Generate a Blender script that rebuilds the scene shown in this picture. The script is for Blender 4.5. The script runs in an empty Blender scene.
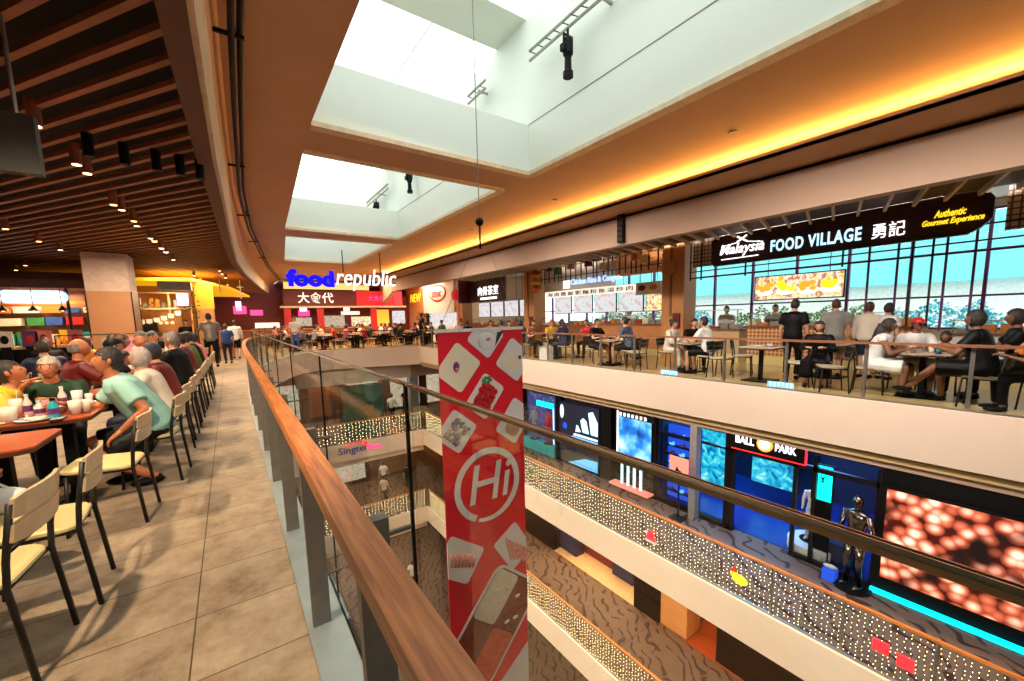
import bpy, bmesh, math, random
from mathutils import Vector, Matrix
R = math.radians
random.seed(7)
scene = bpy.context.scene
col = scene.collection

# ------------------------------------------------------------------ camera
cd = bpy.data.cameras.new('camera')
cam = bpy.data.objects.new('camera', cd); col.objects.link(cam)
cd.sensor_fit = 'HORIZONTAL'; cd.sensor_width = 36.0
cd.lens = 36.0 * 400.0 / 1024.0
cd.shift_y = 24.5 / 1024.0
cd.clip_start = 0.05; cd.clip_end = 400
def _d(x, y):
    v = Vector((x - 512.0, -(y - 365.0), -400.0)); v.normalize(); return v
_Z = -_d(590, 3700); _Y = _d(229, 324)
_Y = (_Y - _Z * _Y.dot(_Z)).normalized(); _X = _Y.cross(_Z)
_m = Matrix((_X, _Y, _Z)).to_4x4(); _m.translation = Vector((0, 0, 1.5))
cam.matrix_world = _m
scene.camera = cam

# ------------------------------------------------------------------ world, exposure, large lights
w = bpy.data.worlds.new('sky'); scene.world = w; w.use_nodes = True
nt = w.node_tree; nt.nodes.clear()
wo = nt.nodes.new('ShaderNodeOutputWorld'); bg = nt.nodes.new('ShaderNodeBackground')
tc = nt.nodes.new('ShaderNodeTexCoord'); sp = nt.nodes.new('ShaderNodeSeparateXYZ'); cr = nt.nodes.new('ShaderNodeValToRGB')
cr.color_ramp.elements[0].position = 0.0; cr.color_ramp.elements[0].color = (0.74, 0.95, 1.0, 1)
cr.color_ramp.elements[1].position = 0.25; cr.color_ramp.elements[1].color = (0.95, 1.0, 0.97, 1)
nt.links.new(tc.outputs['Generated'], sp.inputs[0]); nt.links.new(sp.outputs['Z'], cr.inputs[0])
nt.links.new(cr.outputs[0], bg.inputs[0]); bg.inputs[1].default_value = 1.7
nt.links.new(bg.outputs[0], wo.inputs[0])
scene.view_settings.view_transform = 'Standard'; scene.view_settings.look = 'None'
scene.view_settings.gamma = 1.0; scene.view_settings.use_curve_mapping = False
scene.view_settings.exposure = 0.55
scene.cycles.max_bounces = 6; scene.cycles.diffuse_bounces = 3; scene.cycles.glossy_bounces = 3
scene.cycles.transmission_bounces = 6; scene.cycles.transparent_max_bounces = 16
scene.cycles.sample_clamp_indirect = 4.0
scene.cycles.caustics_reflective = False; scene.cycles.caustics_refractive = False

def area(name, loc, size, power, color, direction=(0, 0, -1), size_y=None, spread=180):
    l = bpy.data.lights.new(name, 'AREA'); l.energy = power; l.color = color
    l.size = size
    if size_y: l.shape = 'RECTANGLE'; l.size_y = size_y
    l.spread = R(spread)
    o = bpy.data.objects.new(name, l); col.objects.link(o); o.location = loc
    zz = -Vector(direction).normalized(); yy_ = Vector((0, 1, 0)); xx = yy_.cross(zz).normalized(); yy_ = zz.cross(xx)   # the long side stays along Y
    o.rotation_euler = Matrix((xx, yy_, zz)).transposed().to_euler()
    return o
WARM = (1.0, 0.62, 0.30); WARM2 = (1.0, 0.74, 0.48); NEUT = (1.0, 0.88, 0.74); COOL = (0.6, 0.85, 1.0)
def spot(name, loc, to, power, color, ang=70, blend=.6, r=.06):
    l = bpy.data.lights.new(name, 'SPOT'); l.energy = power; l.color = color
    l.spot_size = R(ang); l.spot_blend = blend; l.shadow_soft_size = r
    o = bpy.data.objects.new(name, l); col.objects.link(o); o.location = loc
    o.rotation_euler = (Vector(to) - Vector(loc)).to_track_quat('-Z', 'Y').to_euler()
    return o
# ceiling spots over the dining side
spot('downlight_lamp', (-1.25, 1.7, 3.3), (-0.8, 3.3, 0), 360, WARM2, 100)
spot('downlight_lamp', (-1.9, 4.6, 3.3), (-1.1, 5.6, 0.7), 300, WARM2, 100)
spot('downlight_lamp', (-1.7, 7.6, 3.3), (-1.0, 8.6, 0.7), 300, WARM2, 110)
area('dining_light', (-1.6, 12.5, 3.3), 2.0, 230, WARM2)
area('dining_light', (-1.0, 20, 3.3), 2.5, 300, WARM2)
area('dining_light', (-6.5, 9.0, 3.3), 2.0, 150, WARM2)
area('stall_light', (-1.5, 18.3, 2.7), .8, 55, (1, .7, .35))
area('stall_light', (-4.4, 17.6, 2.55), 1.2, 60, (1, .7, .35))
# fill light for the upper fascia and bulkhead, without any fixtures
# unseen warm lamps added under the right-hand ceiling strip to brighten the pale fascias
for yy in (2.0, 8.0, 14.0):
    area('fascia_fill', (5.45, yy, 4.22), .25, 135, (1, .86, .74), (.6, 0, -1), size_y=4.5, spread=115)
area('far_hall_light', (5, 25.5, 3.9), 5, 420, WARM2, size_y=4)
area('far_hall_light', (10.5, 27, 3.9), 5, 300, WARM2, size_y=4)
for yy in (1.0, 6.5, 12.0, 17.0):   # added lamps, out of view under the walkway slab, brightening the lower fascias
    area('lower_fascia_fill', (.85, yy, -1.05), .5, 80, (1, .84, .66), (.8, 0, -.6), size_y=3, spread=76)
    area('lower_fascia_fill', (.85, yy, -5.55), .5, 60, (1, .80, .58), (.8, 0, -.6), size_y=3, spread=76)
# right-hand food hall
for yy in (1.5, 5.0, 8.6, 12.5, 17.5):
    area('food_hall_light', (10.3, yy, 3.9), 2.6, 330, NEUT, size_y=2.0)
# lower levels
for yy in (1.5, 6.0, 10.5, 16.0):
    area('arcade_light', (9.6, yy, -1.0), 1.6, 42, NEUT, size_y=2.4)
    area('arcade_light', (9.6, yy, -5.5), 1.6, 75, WARM2, size_y=2.4)
area('arcade_light', (5, 24.5, -1.05), 6, 150, WARM2, size_y=5)
area('arcade_light', (5, 24.5, -5.55), 6, 150, WARM2, size_y=5)
area('arcade_light', (5, 24.5, -10.05), 6, 220, WARM2, size_y=5)
area('arcade_light', (10, 6, -10.05), 2, 90, WARM, size_y=10)

# ------------------------------------------------------------------ materials
M = {}
def mat(name, c, rough=.5, metal=0, emis=0, ec=None, alpha=None, trans=0, coat=0, noise=None, bump=None, scale=(1, 1, 1), coord='Object', spec=.5):
    """noise = (scale, amount, second colour)"""
    m = bpy.data.materials.new(name); m.use_nodes = True; nt = m.node_tree
    b = nt.nodes['Principled BSDF']
    b.inputs['Base Color'].default_value = (*c, 1); b.inputs['Roughness'].default_value = rough
    b.inputs['Metallic'].default_value = metal; b.inputs['Specular IOR Level'].default_value = spec
    if trans: b.inputs['Transmission Weight'].default_value = trans
    if coat: b.inputs['Coat Weight'].default_value = coat; b.inputs['Coat Roughness'].default_value = .15
    if emis:
        b.inputs['Emission Color'].default_value = (*(ec or c), 1); b.inputs['Emission Strength'].default_value = emis
    if alpha is not None: b.inputs['Alpha'].default_value = alpha
    if noise is None: noise = (9, .18, tuple(x * .8 for x in c))
    if noise and not emis:
        t = nt.nodes.new('ShaderNodeTexCoord'); mp = nt.nodes.new('ShaderNodeMapping'); mp.inputs['Scale'].default_value = scale
        n = nt.nodes.new('ShaderNodeTexNoise'); n.inputs['Scale'].default_value = noise[0]; n.inputs['Detail'].default_value = 5
        rp = nt.nodes.new('ShaderNodeValToRGB'); rp.color_ramp.elements[0].position = .5 - noise[1]; rp.color_ramp.elements[1].position = .5 + noise[1]
        rp.color_ramp.elements[0].color = (*noise[2], 1); rp.color_ramp.elements[1].color = (*c, 1)
        nt.links.new(t.outputs[coord], mp.inputs[0]); nt.links.new(mp.outputs[0], n.inputs[0])
        nt.links.new(n.outputs[0], rp.inputs[0]); nt.links.new(rp.outputs[0], b.inputs['Base Color'])
        if bump:
            bp = nt.nodes.new('ShaderNodeBump'); bp.inputs['Strength'].default_value = bump; bp.inputs['Distance'].default_value = .01
            nt.links.new(n.outputs[0], bp.inputs['Height']); nt.links.new(bp.outputs[0], b.inputs['Normal'])
    M[name] = m
    return m
def glow(name, c, s): return mat(name, c, .6, emis=s*.78, ec=c)
def flat(c): return (5, .3, tuple(x * .9 for x in c))

mat('fascia', (.86, .70, .56), .6, noise=(2, .4, (.82, .65, .51)))
mat('ceiling_paint', (.62, .38, .24), .8, noise=(1.2, .35, (.54, .32, .19)), spec=.2)
mat('bulkhead_paint', (.52, .36, .26), .7, noise=(1.5, .4, (.48, .33, .235)))
mat('well_paint', (.82, .86, .78), .6, noise=(1.5, .4, (.79, .83, .75)))
mat('cream_edge', (.80, .64, .44), .55)
mat('dark_lip', (.10, .035, .022), .6)
mat('soffit_paint', (.60, .32, .16), .7)
mat('black', (.005, .005, .006), .5, spec=.15); mat('black_metal', (.02, .02, .022), .35, .6); mat('void', (.004, .004, .004), .9)
mat('slat', (.30, .105, .05), .55, noise=(6, .3, (.22, .075, .035)))
mat('chrome', (.7, .7, .72), .2, 1); mat('steel', (.42, .40, .37), .38, .85, noise=(30, .3, (.33, .31, .28)))
mat('post_metal', (.27, .25, .22), .5, .55, noise=(14, .3, (.20, .18, .155)))
mat('base_plate', (.46, .55, .58), .4, .5, noise=(7, .3, (.36, .43, .45)))
mat('cream_seat', (.80, .66, .30), .45, noise=(12, .3, (.74, .60, .26))); mat('cream_back', (.72, .52, .30), .5)
mat('dark_frame', (.028, .024, .022), .4, .5)
mat('table_red', (.52, .105, .03), .3, coat=.3, noise=(5, .35, (.40, .07, .018)), scale=(1, 6, 1))
mat('table_edge', (.10, .025, .012), .5); mat('table_pale', (.66, .54, .40), .4); mat('wood_orange', (.66, .30, .10), .5, noise=(4, .35, (.52, .22, .065)), scale=(5, 5, .6))
mat('wood_brown', (.30, .12, .05), .5, noise=(4, .35, (.22, .08, .03)), scale=(1, 1, 6)); mat('wood_light', (.66, .46, .26), .5)
mat('white', (.82, .82, .80), .5); mat('paper', (.85, .83, .78), .7); mat('offwhite', (.74, .66, .56), .7, noise=(6, .4, (.66, .58, .48)), bump=.6); mat('grey', (.30, .29, .28), .6)
mat('red', (.62, .015, .015), .45); mat('red_dark', (.15, .006, .006), .5); mat('orange', (.85, .26, .03), .5); mat('yellow', (.86, .50, .03), .5)
mat('green', (.05, .28, .08), .5); mat('dark_green', (.012, .055, .025), .7, noise=(7, .4, (.008, .035, .016)), bump=.8); mat('blue', (.03, .10, .42), .5); mat('navy', (.012, .018, .06), .6)
mat('cyan', (.02, .45, .55), .5); mat('pink', (.80, .22, .28), .5); mat('purple', (.16, .03, .20), .5); mat('leaf', (.09, .22, .03), .6, noise=(20, .3, (.03, .10, .02)))
mat('maroon_sign', (.045, .010, .010), .5); mat('banner_red', (.80, .006, .025), .45, noise=(2, .4, (.74, .004, .02)))
mat('banner_white', (.80, .78, .77), .45, noise=(4, .3, (.74, .70, .68))); mat('cream_food', (.84, .78, .62), .5, noise=(6, .3, (.8, .7, .52)))
mat('berry', (.62, .01, .02), .35, noise=(22, .25, (.30, .0, .01))); mat('grey_food', (.16, .10, .14), .5, noise=(25, .25, (.5, .42, .42)))
mat('meat', (.70, .12, .10), .4, noise=(20, .25, (.8, .5, .45))); mat('soup_dark', (.10, .008, .008), .3, noise=(16, .2, (.32, .03, .02)))
mat('soup_red', (.60, .02, .015), .3, noise=(18, .25, (.80, .16, .05))); mat('soup_white', (.80, .74, .60), .4)
mat('teal_shirt', (.34, .62, .56), .8, noise=(6, .4, (.27, .54, .49)), bump=1)
mat('orange_wall', (.62, .27, .09), .6, noise=(3, .4, (.5, .2, .06))); mat('pillar_top', (.55, .42, .36), .6); mat('pillar_wood', (.42, .20, .09), .5, noise=(3, .4, (.33, .15, .065)))
mat('skin', (.62, .33, .20), .55, noise=(8, .4, (.56, .28, .165))); mat('skin_warm', (.60, .22, .10), .55, noise=(8, .4, (.52, .18, .08))); mat('skin_dark', (.24, .10, .055), .55)
mat('eye_white', (.8, .78, .75), .3); mat('eye_dark', (.015, .01, .01), .3); mat('lip', (.42, .10, .07), .5)
mat('hair_black', (.010, .008, .008), .6, noise=(55, .3, (.035, .026, .022)), bump=1, scale=(1, 1, .3)); mat('hair_brown', (.09, .03, .015), .55); mat('hair_grey', (.30, .27, .25), .75, noise=(55, .25, (.12, .10, .09)), bump=1, scale=(1, 1, .3))
mat('hair_white', (.56, .50, .44), .75, noise=(50, .25, (.28, .24, .21)), bump=1, scale=(1, 1, .3))
mat('glass_pane', (.8, .9, .86), .03); M['glass_pane'].node_tree.nodes.clear()
def glass(name, tint, refl):
    m = bpy.data.materials.new(name); m.use_nodes = True; nt = m.node_tree; nt.nodes.clear()
    o = nt.nodes.new('ShaderNodeOutputMaterial'); t = nt.nodes.new('ShaderNodeBsdfTransparent'); g = nt.nodes.new('ShaderNodeBsdfGlossy')
    t.inputs[0].default_value = (*tint, 1); g.inputs['Roughness'].default_value = .02; g.inputs[0].default_value = (1, 1, 1, 1)
    lw = nt.nodes.new('ShaderNodeLayerWeight'); lw.inputs[0].default_value = refl
    mx = nt.nodes.new('ShaderNodeMixShader'); mu = nt.nodes.new('ShaderNodeMath'); mu.operation = 'MULTIPLY'; mu.inputs[1].default_value = refl
    lw.inputs[0].default_value = .35; nt.links.new(lw.outputs['Fresnel'], mu.inputs[0]); nt.links.new(mu.outputs[0], mx.inputs[0])
    nt.links.new(t.outputs[0], mx.inputs[1]); nt.links.new(g.outputs[0], mx.inputs[2]); nt.links.new(mx.outputs[0], o.inputs[0])
    M[name] = m; return m
glass('glass', (.95, .97, .94), .13); glass('glass_clear', (.96, .98, .97), .06); glass('roof_glass', (.98, 1, 1), .02)
mat('cup', (.80, .62, .50), .2, noise=(20, .3, (.85, .75, .68)))
# two-tone emissive pictures are screens and lightboxes
glow('e_white', (1, .97, .95), 1.6); glow('e_white_soft', (1, .9, .75), .9); glow('e_blue', (.0, .0, .9), 1.6); glow('e_letterblue', (.35, .55, 1), 1.5)
glow('e_red', (1, .02, .03), 1.6); glow('e_pink', (1, .06, .25), 1.3); glow('e_yellow', (1, .72, .02), 1.1); glow('e_cyan', (0, .75, 1), 1.6); glow('e_warm', (1, .55, .18), 3.0)
glow('e_orange', (1, .42, .04), 1.0); glow('e_ltblue', (.12, .48, .95), .9); glow('e_deepblue', (.01, .06, .55), 1.0); glow('e_bulb', (1, .74, .38), 7.0)
glow('e_cove', (1, .50, .08), 9.0); glow('e_lamp', (1, .5, .2), 8.0); glow('e_neon', (.0, .9, .75), 1.6); glow('e_skyblue', (.55, .85, 1), 1.2)
M['e_soft_red'] = glow('e_soft_red', (.75, .01, .02), .45)

def nodemat(name, fn):
    m = bpy.data.materials.new(name); m.use_nodes = True
    fn(m.node_tree, m.node_tree.nodes['Principled BSDF']); M[name] = m; return m
def N(nt, t, **kw):
    n = nt.nodes.new(t)
    for k, v in kw.items():
        if k in n.inputs: n.inputs[k].default_value = v
        else: setattr(n, k, v)
    return n
def ramp(nt, els, interp='LINEAR'):
    r = nt.nodes.new('ShaderNodeValToRGB'); r.color_ramp.interpolation = interp
    while len(r.color_ramp.elements) < len(els): r.color_ramp.elements.new(.5)
    for e, (p, c) in zip(r.color_ramp.elements, els): e.position = p; e.color = (*c, 1)
    return r
def _tiles(nt, b):
    t = N(nt, 'ShaderNodeTexCoord'); mp = N(nt, 'ShaderNodeMapping'); mp.inputs['Location'].default_value = (.27, .32, 0)
    br = N(nt, 'ShaderNodeTexBrick', offset=.0, squash=1.0); br.inputs['Scale'].default_value = 1
    br.inputs['Brick Width'].default_value = .47; br.inputs['Row Height'].default_value = .47 * 2
    mp.inputs['Rotation'].default_value = (0, 0, 0)
    br.inputs['Mortar Size'].default_value = .0035; br.inputs['Color1'].default_value = (1, 1, 1, 1); br.inputs['Color2'].default_value = (.88, .88, .88, 1); br.inputs['Mortar'].default_value = (.18, .15, .12, 1)
    br.inputs['Brick Width'].default_value = .96; br.inputs['Row Height'].default_value = .47
    n = N(nt, 'ShaderNodeTexNoise'); n.inputs['Scale'].default_value = 3.2; n.inputs['Detail'].default_value = 12; n.inputs['Roughness'].default_value = .78
    r = ramp(nt, [(.32, (.17, .115, .07)), (.48, (.36, .27, .18)), (.66, (.50, .40, .29))])
    mx = N(nt, 'ShaderNodeMixRGB', blend_type='MULTIPLY'); mx.inputs[0].default_value = 1
    nt.links.new(t.outputs['Object'], mp.inputs[0]); nt.links.new(mp.outputs[0], br.inputs[0]); nt.links.new(t.outputs['Object'], n.inputs[0])
    nt.links.new(n.outputs[0], r.inputs[0]); nt.links.new(r.outputs[0], mx.inputs[1]); nt.links.new(br.outputs[0], mx.inputs[2])
    nt.links.new(mx.outputs[0], b.inputs['Base Color']); b.inputs['Roughness'].default_value = .55
    bp = N(nt, 'ShaderNodeBump'); bp.inputs['Strength'].default_value = .25; bp.inputs['Distance'].default_value = .01
    nt.links.new(n.outputs[0], bp.inputs['Height']); nt.links.new(bp.outputs[0], b.inputs['Normal'])
nodemat('floor_tile', _tiles)
mat('hall_floor', (.66, .50, .26), .2, noise=(2.5, .35, (.55, .36, .13)))
def _carpet(nt, b, dark, light):
    t = N(nt, 'ShaderNodeTexCoord'); mp = N(nt, 'ShaderNodeMapping'); mp.inputs['Rotation'].default_value = (0, 0, .6)
    n = N(nt, 'ShaderNodeTexNoise'); n.inputs['Scale'].default_value = 1.3; n.inputs['Detail'].default_value = 0
    wv = N(nt, 'ShaderNodeTexWave', bands_direction='X'); wv.inputs['Scale'].default_value = .9; wv.inputs['Distortion'].default_value = 9; wv.inputs['Detail'].default_value = 1.0; wv.inputs['Detail Scale'].default_value = 1.5
    r = ramp(nt, [(.0, (1, 1, 1)), (.13, (1, 1, 1)), (.19, (0, 0, 0))])
    n2 = N(nt, 'ShaderNodeTexNoise'); n2.inputs['Scale'].default_value = 3.4; n2.inputs['Detail'].default_value = 0
    r2 = ramp(nt, [(.40, (0, 0, 0)), (.44, (1, 1, 1))])
    mul = N(nt, 'ShaderNodeMixRGB', blend_type='MULTIPLY'); mul.inputs[0].default_value = 1
    mx = N(nt, 'ShaderNodeMixRGB'); mx.inputs[1].default_value = (*light, 1); mx.inputs[2].default_value = (*dark, 1)
    L = nt.links.new
    L(t.outputs['Object'], mp.inputs[0]); L(mp.outputs[0], wv.inputs[0]); L(mp.outputs[0], n2.inputs[0])
    L(wv.outputs[1], r.inputs[0]); L(n2.outputs[0], r2.inputs[0]); L(r.outputs[0], mul.inputs[1]); L(r2.outputs[0], mul.inputs[2])
    L(mul.outputs[0], mx.inputs[0]); L(mx.outputs[0], b.inputs['Base Color']); b.inputs['Roughness'].default_value = .8
nodemat('carpet_upper', lambda nt, b: _carpet(nt, b, (.035, .009, .011), (.15, .10, .085)))
nodemat('carpet_lower', lambda nt, b: _carpet(nt, b, (.04, .010, .006), (.15, .08, .048)))
def _railwood(nt, b):
    t = N(nt, 'ShaderNodeTexCoord'); mp = N(nt, 'ShaderNodeMapping'); mp.inputs['Scale'].default_value = (9, .45, 9)
    n = N(nt, 'ShaderNodeTexNoise'); n.inputs['Scale'].default_value = 9; n.inputs['Detail'].default_value = 8; n.inputs['Distortion'].default_value = .6
    r = ramp(nt, [(.3, (.40, .10, .018)), (.55, (.72, .23, .045)), (.75, (.85, .34, .09))])
    L = nt.links.new
    L(t.outputs['Object'], mp.inputs[0]); L(mp.outputs[0], n.inputs[0]); L(n.outputs[0], r.inputs[0]); L(r.outputs[0], b.inputs['Base Color'])
    b.inputs['Roughness'].default_value = .35
nodemat('rail_wood', _railwood)
def _screen(nt, b):
    t = N(nt, 'ShaderNodeTexCoord'); mp = N(nt, 'ShaderNodeMapping'); mp.inputs['Scale'].default_value = (1, 1, 1)
    v = N(nt, 'ShaderNodeTexVoronoi', feature='F1'); v.inputs['Scale'].default_value = 4.6; v.inputs['Randomness'].default_value = .75
    r = ramp(nt, [(.0, (1, .78, .68)), (.30, (1, .42, .28)), (.50, (.5, .09, .04)), (.75, (.04, .0, .0))])
    n = N(nt, 'ShaderNodeTexNoise'); n.inputs['Scale'].default_value = 1.1
    r2 = ramp(nt, [(.36, (.02, .005, .005)), (.48, (1, 1, 1))])
    mx = N(nt, 'ShaderNodeMixRGB', blend_type='MULTIPLY'); mx.inputs[0].default_value = 1
    L = nt.links.new
    L(t.outputs['Object'], mp.inputs[0]); L(mp.outputs[0], v.inputs[0]); L(mp.outputs[0], n.inputs[0]); L(v.outputs['Distance'], r.inputs[0])
    L(n.outputs[0], r2.inputs[0]); L(r.outputs[0], mx.inputs[1]); L(r2.outputs[0], mx.inputs[2])
    L(mx.outputs[0], b.inputs['Emission Color']); b.inputs['Emission Strength'].default_value = 1.5; b.inputs['Base Color'].default_value = (0, 0, 0, 1)
nodemat('led_screen', _screen)
def _display(cols, sc, strength, name, dist=0):
    def f(nt, b):
        t = N(nt, 'ShaderNodeTexCoord'); n = N(nt, 'ShaderNodeTexNoise'); n.inputs['Scale'].default_value = sc; n.inputs['Detail'].default_value = 3; n.inputs['Distortion'].default_value = dist
        k = len(cols); r = ramp(nt, [(.28 + .44 * i / (k - 1), c) for i, c in enumerate(cols)])
        nt.links.new(t.outputs['Object'], n.inputs[0]); nt.links.new(n.outputs[0], r.inputs[0]); nt.links.new(r.outputs[0], b.inputs['Emission Color'])
        b.inputs['Emission Strength'].default_value = strength; b.inputs['Base Color'].default_value = (.02, .02, .02, 1)
    nodemat(name, f)
_display([(.0, .02, .2), (.0, .25, .9), (.3, .8, 1), (1, 1, 1)], 1.6, .9, 'poster_blue')
_display([(.0, .03, .2), (.0, .35, .7), (.05, .8, .9), (.6, 1, 1)], 4, .65, 'panel_cyan', 1)
_display([(.9, .35, .02), (1, .7, .1), (1, .95, .75), (.6, .1, .02), (1, .8, .3)], 6, .75, 'food_photo')
_display([(.3, .9, 1), (1, 1, 1), (1, 1, 1), (.95, .6, .6), (.4, .85, .9)], 5, .55, 'menu_panel')
_display([(.01, .01, .02), (.02, .04, .25), (.02, .03, .1), (.4, .35, .3)], 9, .8, 'shop_display')
_display([(.9, .8, .6), (.85, .25, .1), (.9, .85, .7), (.2, .35, .2), (.9, .6, .3)], 7, .5, 'stall_goods')
_display([(.02, .02, .1), (.0, .1, .6), (.05, .2, .9), (.01, .01, .05)], 5, .7, 'shoe_wall')
def _mesh_panel(nt, b):
    t = N(nt, 'ShaderNodeTexCoord'); v = N(nt, 'ShaderNodeTexVoronoi', feature='DISTANCE_TO_EDGE'); v.inputs['Scale'].default_value = 9; v.inputs['Randomness'].default_value = 0
    r = ramp(nt, [(.10, (.15, .09, .06)), (.16, (.72, .62, .5))])
    nt.links.new(t.outputs['Object'], v.inputs[0]); nt.links.new(v.outputs['Distance'], r.inputs[0]); nt.links.new(r.outputs[0], b.inputs['Base Color'])
nodemat('lattice', _mesh_panel)
def _quilt(nt, b):
    t = N(nt, 'ShaderNodeTexCoord'); mp = N(nt, 'ShaderNodeMapping'); mp.inputs['Rotation'].default_value = (R(45), 0, 0)
    c = N(nt, 'ShaderNodeTexChecker'); c.inputs['Scale'].default_value = 14; c.inputs['Color1'].default_value = (.75, .45, .2, 1); c.inputs['Color2'].default_value = (.36, .13, .05, 1)
    nt.links.new(t.outputs['Object'], mp.inputs[0]); nt.links.new(mp.outputs[0], c.inputs[0]); nt.links.new(c.outputs[0], b.inputs['Base Color'])
nodemat('diamond_front', _quilt)
def _checks(nt, b):
    t = N(nt, 'ShaderNodeTexCoord'); c = N(nt, 'ShaderNodeTexChecker'); c.inputs['Scale'].default_value = 16; c.inputs['Color1'].default_value = (.02, .03, .06, 1); c.inputs['Color2'].default_value = (.10, .12, .2, 1)
    nt.links.new(t.outputs['Object'], c.inputs[0]); nt.links.new(c.outputs[0], b.inputs['Base Color'])
nodemat('plaid', _checks)

# ------------------------------------------------------------------ helpers
class B:
    def __init__(s): s.v = []; s.f = []; s.m = []
    def add(s, vs, fs, mi=0):
        k = len(s.v); s.v += [tuple(v) for v in vs]; s.f += [tuple(i + k for i in f) for f in fs]; s.m += [mi] * len(fs); return s
    def poly(s, pts, mi=0): return s.add(pts, [tuple(range(len(pts)))], mi)
    def box(s, x0, y0, z0, x1, y1, z1, mi=0):
        if x0 > x1: x0, x1 = x1, x0
        if y0 > y1: y0, y1 = y1, y0
        if z0 > z1: z0, z1 = z1, z0
        return s.add([(x0,y0,z0),(x1,y0,z0),(x1,y1,z0),(x0,y1,z0),(x0,y0,z1),(x1,y0,z1),(x1,y1,z1),(x0,y1,z1)],
                     [(0,3,2,1),(4,5,6,7),(0,1,5,4),(1,2,6,5),(2,3,7,6),(3,0,4,7)], mi)
    def bar(s, p, q, w, h=None, mi=0, up=(0, 0, 1)):
        p = Vector(p); q = Vector(q); h = h or w; d = (q - p).normalized(); u = Vector(up)
        if abs(d.dot(u)) > .95: u = Vector((1, 0, 0)) if abs(d.x) < .9 else Vector((0, 1, 0))
        a = d.cross(u).normalized() * (w / 2); b = a.cross(d).normalized() * (h / 2)
        vs = [c + i * a + j * b for c in (p, q) for i, j in ((-1,-1),(1,-1),(1,1),(-1,1))]
        return s.add(vs, [(0,1,2,3),(7,6,5,4),(0,4,5,1),(1,5,6,2),(2,6,7,3),(3,7,4,0)], mi)
    def tube(s, pts, r, n=8, mi=0, flat=1.0, cap=True):
        pts = [Vector(p) for p in pts]; k = len(pts); rs = r if isinstance(r, (list, tuple)) else [r] * k
        rings = []; a = None
        for i, p in enumerate(pts):
            d = (pts[min(i + 1, k - 1)] - pts[max(i - 1, 0)]).normalized()
            if a is None:
                u = Vector((0, 0, 1)) if abs(d.z) < .9 else Vector((1, 0, 0)); a = d.cross(u).normalized()
            else: a = (a - d * a.dot(d)).normalized()
            b = d.cross(a)
            rr = rs[i] if isinstance(rs[i], (tuple, list)) else (rs[i], rs[i] * flat)
            rings.append([p + a * (rr[0] * math.cos(t)) + b * (rr[1] * math.sin(t)) for t in (2 * math.pi * j / n for j in range(n))])
        vs = [v for ring in rings for v in ring]
        fs = [(i*n+j, i*n+(j+1)%n, (i+1)*n+(j+1)%n, (i+1)*n+j) for i in range(k-1) for j in range(n)]
        if cap: fs += [tuple(reversed(range(n))), tuple((k-1)*n + j for j in range(n))]
        return s.add(vs, fs, mi)
    def loft(s, rings, mi=0, cap=True):
        n = len(rings[0]); k = len(rings); vs = [v for r in rings for v in r]
        fs = [(i*n+j, i*n+(j+1)%n, (i+1)*n+(j+1)%n, (i+1)*n+j) for i in range(k-1) for j in range(n)]
        if cap: fs += [tuple(reversed(range(n))), tuple((k-1)*n + j for j in range(n))]
        return s.add(vs, fs, mi)
    def lathe(s, prof, c=(0, 0, 0), n=16, mi=0):
        return s.loft([[(c[0]+r*math.cos(2*math.pi*j/n), c[1]+r*math.sin(2*math.pi*j/n), c[2]+z) for j in range(n)] for r, z in prof], mi)
    def ell(s, c, r, n=12, mi=0, k=None, mtx=None):
        k = k or max(4, n // 2); vs = []; r = r if isinstance(r, (tuple, list)) else (r, r, r)
        for i in range(k + 1):
            th = math.pi * i / k
            for j in range(n):
                ph = 2 * math.pi * j / n
                v = Vector((r[0]*math.sin(th)*math.cos(ph), r[1]*math.sin(th)*math.sin(ph), -r[2]*math.cos(th)))
                if mtx: v = mtx @ v
                vs.append(v + Vector(c))
        fs = [(i*n+j, i*n+(j+1)%n, (i+1)*n+(j+1)%n, (i+1)*n+j) for i in range(k) for j in range(n)]
        return s.add(vs, fs, mi)
    def prism(s, poly, z0, z1, mi=0):
        n = len(poly); vs = [(x, y, z0) for x, y in poly] + [(x, y, z1) for x, y in poly]
        return s.add(vs, [tuple(reversed(range(n))), tuple(range(n, 2*n))] + [(i, (i+1)%n, n+(i+1)%n, n+i) for i in range(n)], mi)
    def plate(s, poly, x0, x1, mi=0):
        """polygon in (y, z) pushed along x"""
        n = len(poly); vs = [(x0, y, z) for y, z in poly] + [(x1, y, z) for y, z in poly]
        return s.add(vs, [tuple(range(n)), tuple(reversed(range(n, 2*n)))] + [(i, n+i, n+(i+1)%n, (i+1)%n) for i in range(n)], mi)
    def slab(s, poly, y0, y1, mi=0):
        """polygon in (x, z) pushed along y"""
        n = len(poly); vs = [(x, y0, z) for x, z in poly] + [(x, y1, z) for x, z in poly]
        return s.add(vs, [tuple(range(n)), tuple(reversed(range(n, 2*n)))] + [(i, n+i, n+(i+1)%n, (i+1)%n) for i in range(n)], mi)
    def build(s, name, mats, parent=None, smooth=False, loc=None, fix=True):
        me = bpy.data.meshes.new(name); me.from_pydata(s.v, [], s.f)
        mats = mats if isinstance(mats, (list, tuple)) else [mats]
        for m in mats: me.materials.append(M[m] if isinstance(m, str) else m)
        me.polygons.foreach_set('material_index', s.m)
        if smooth: me.polygons.foreach_set('use_smooth', [True] * len(me.polygons))
        if fix:
            bm = bmesh.new(); bm.from_mesh(me); bmesh.ops.recalc_face_normals(bm, faces=bm.faces); bm.to_mesh(me); bm.free()
        me.update()
        o = bpy.data.objects.new(name, me); col.objects.link(o)
        if parent: o.parent = parent
        if loc: o.location = loc
        return o
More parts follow.
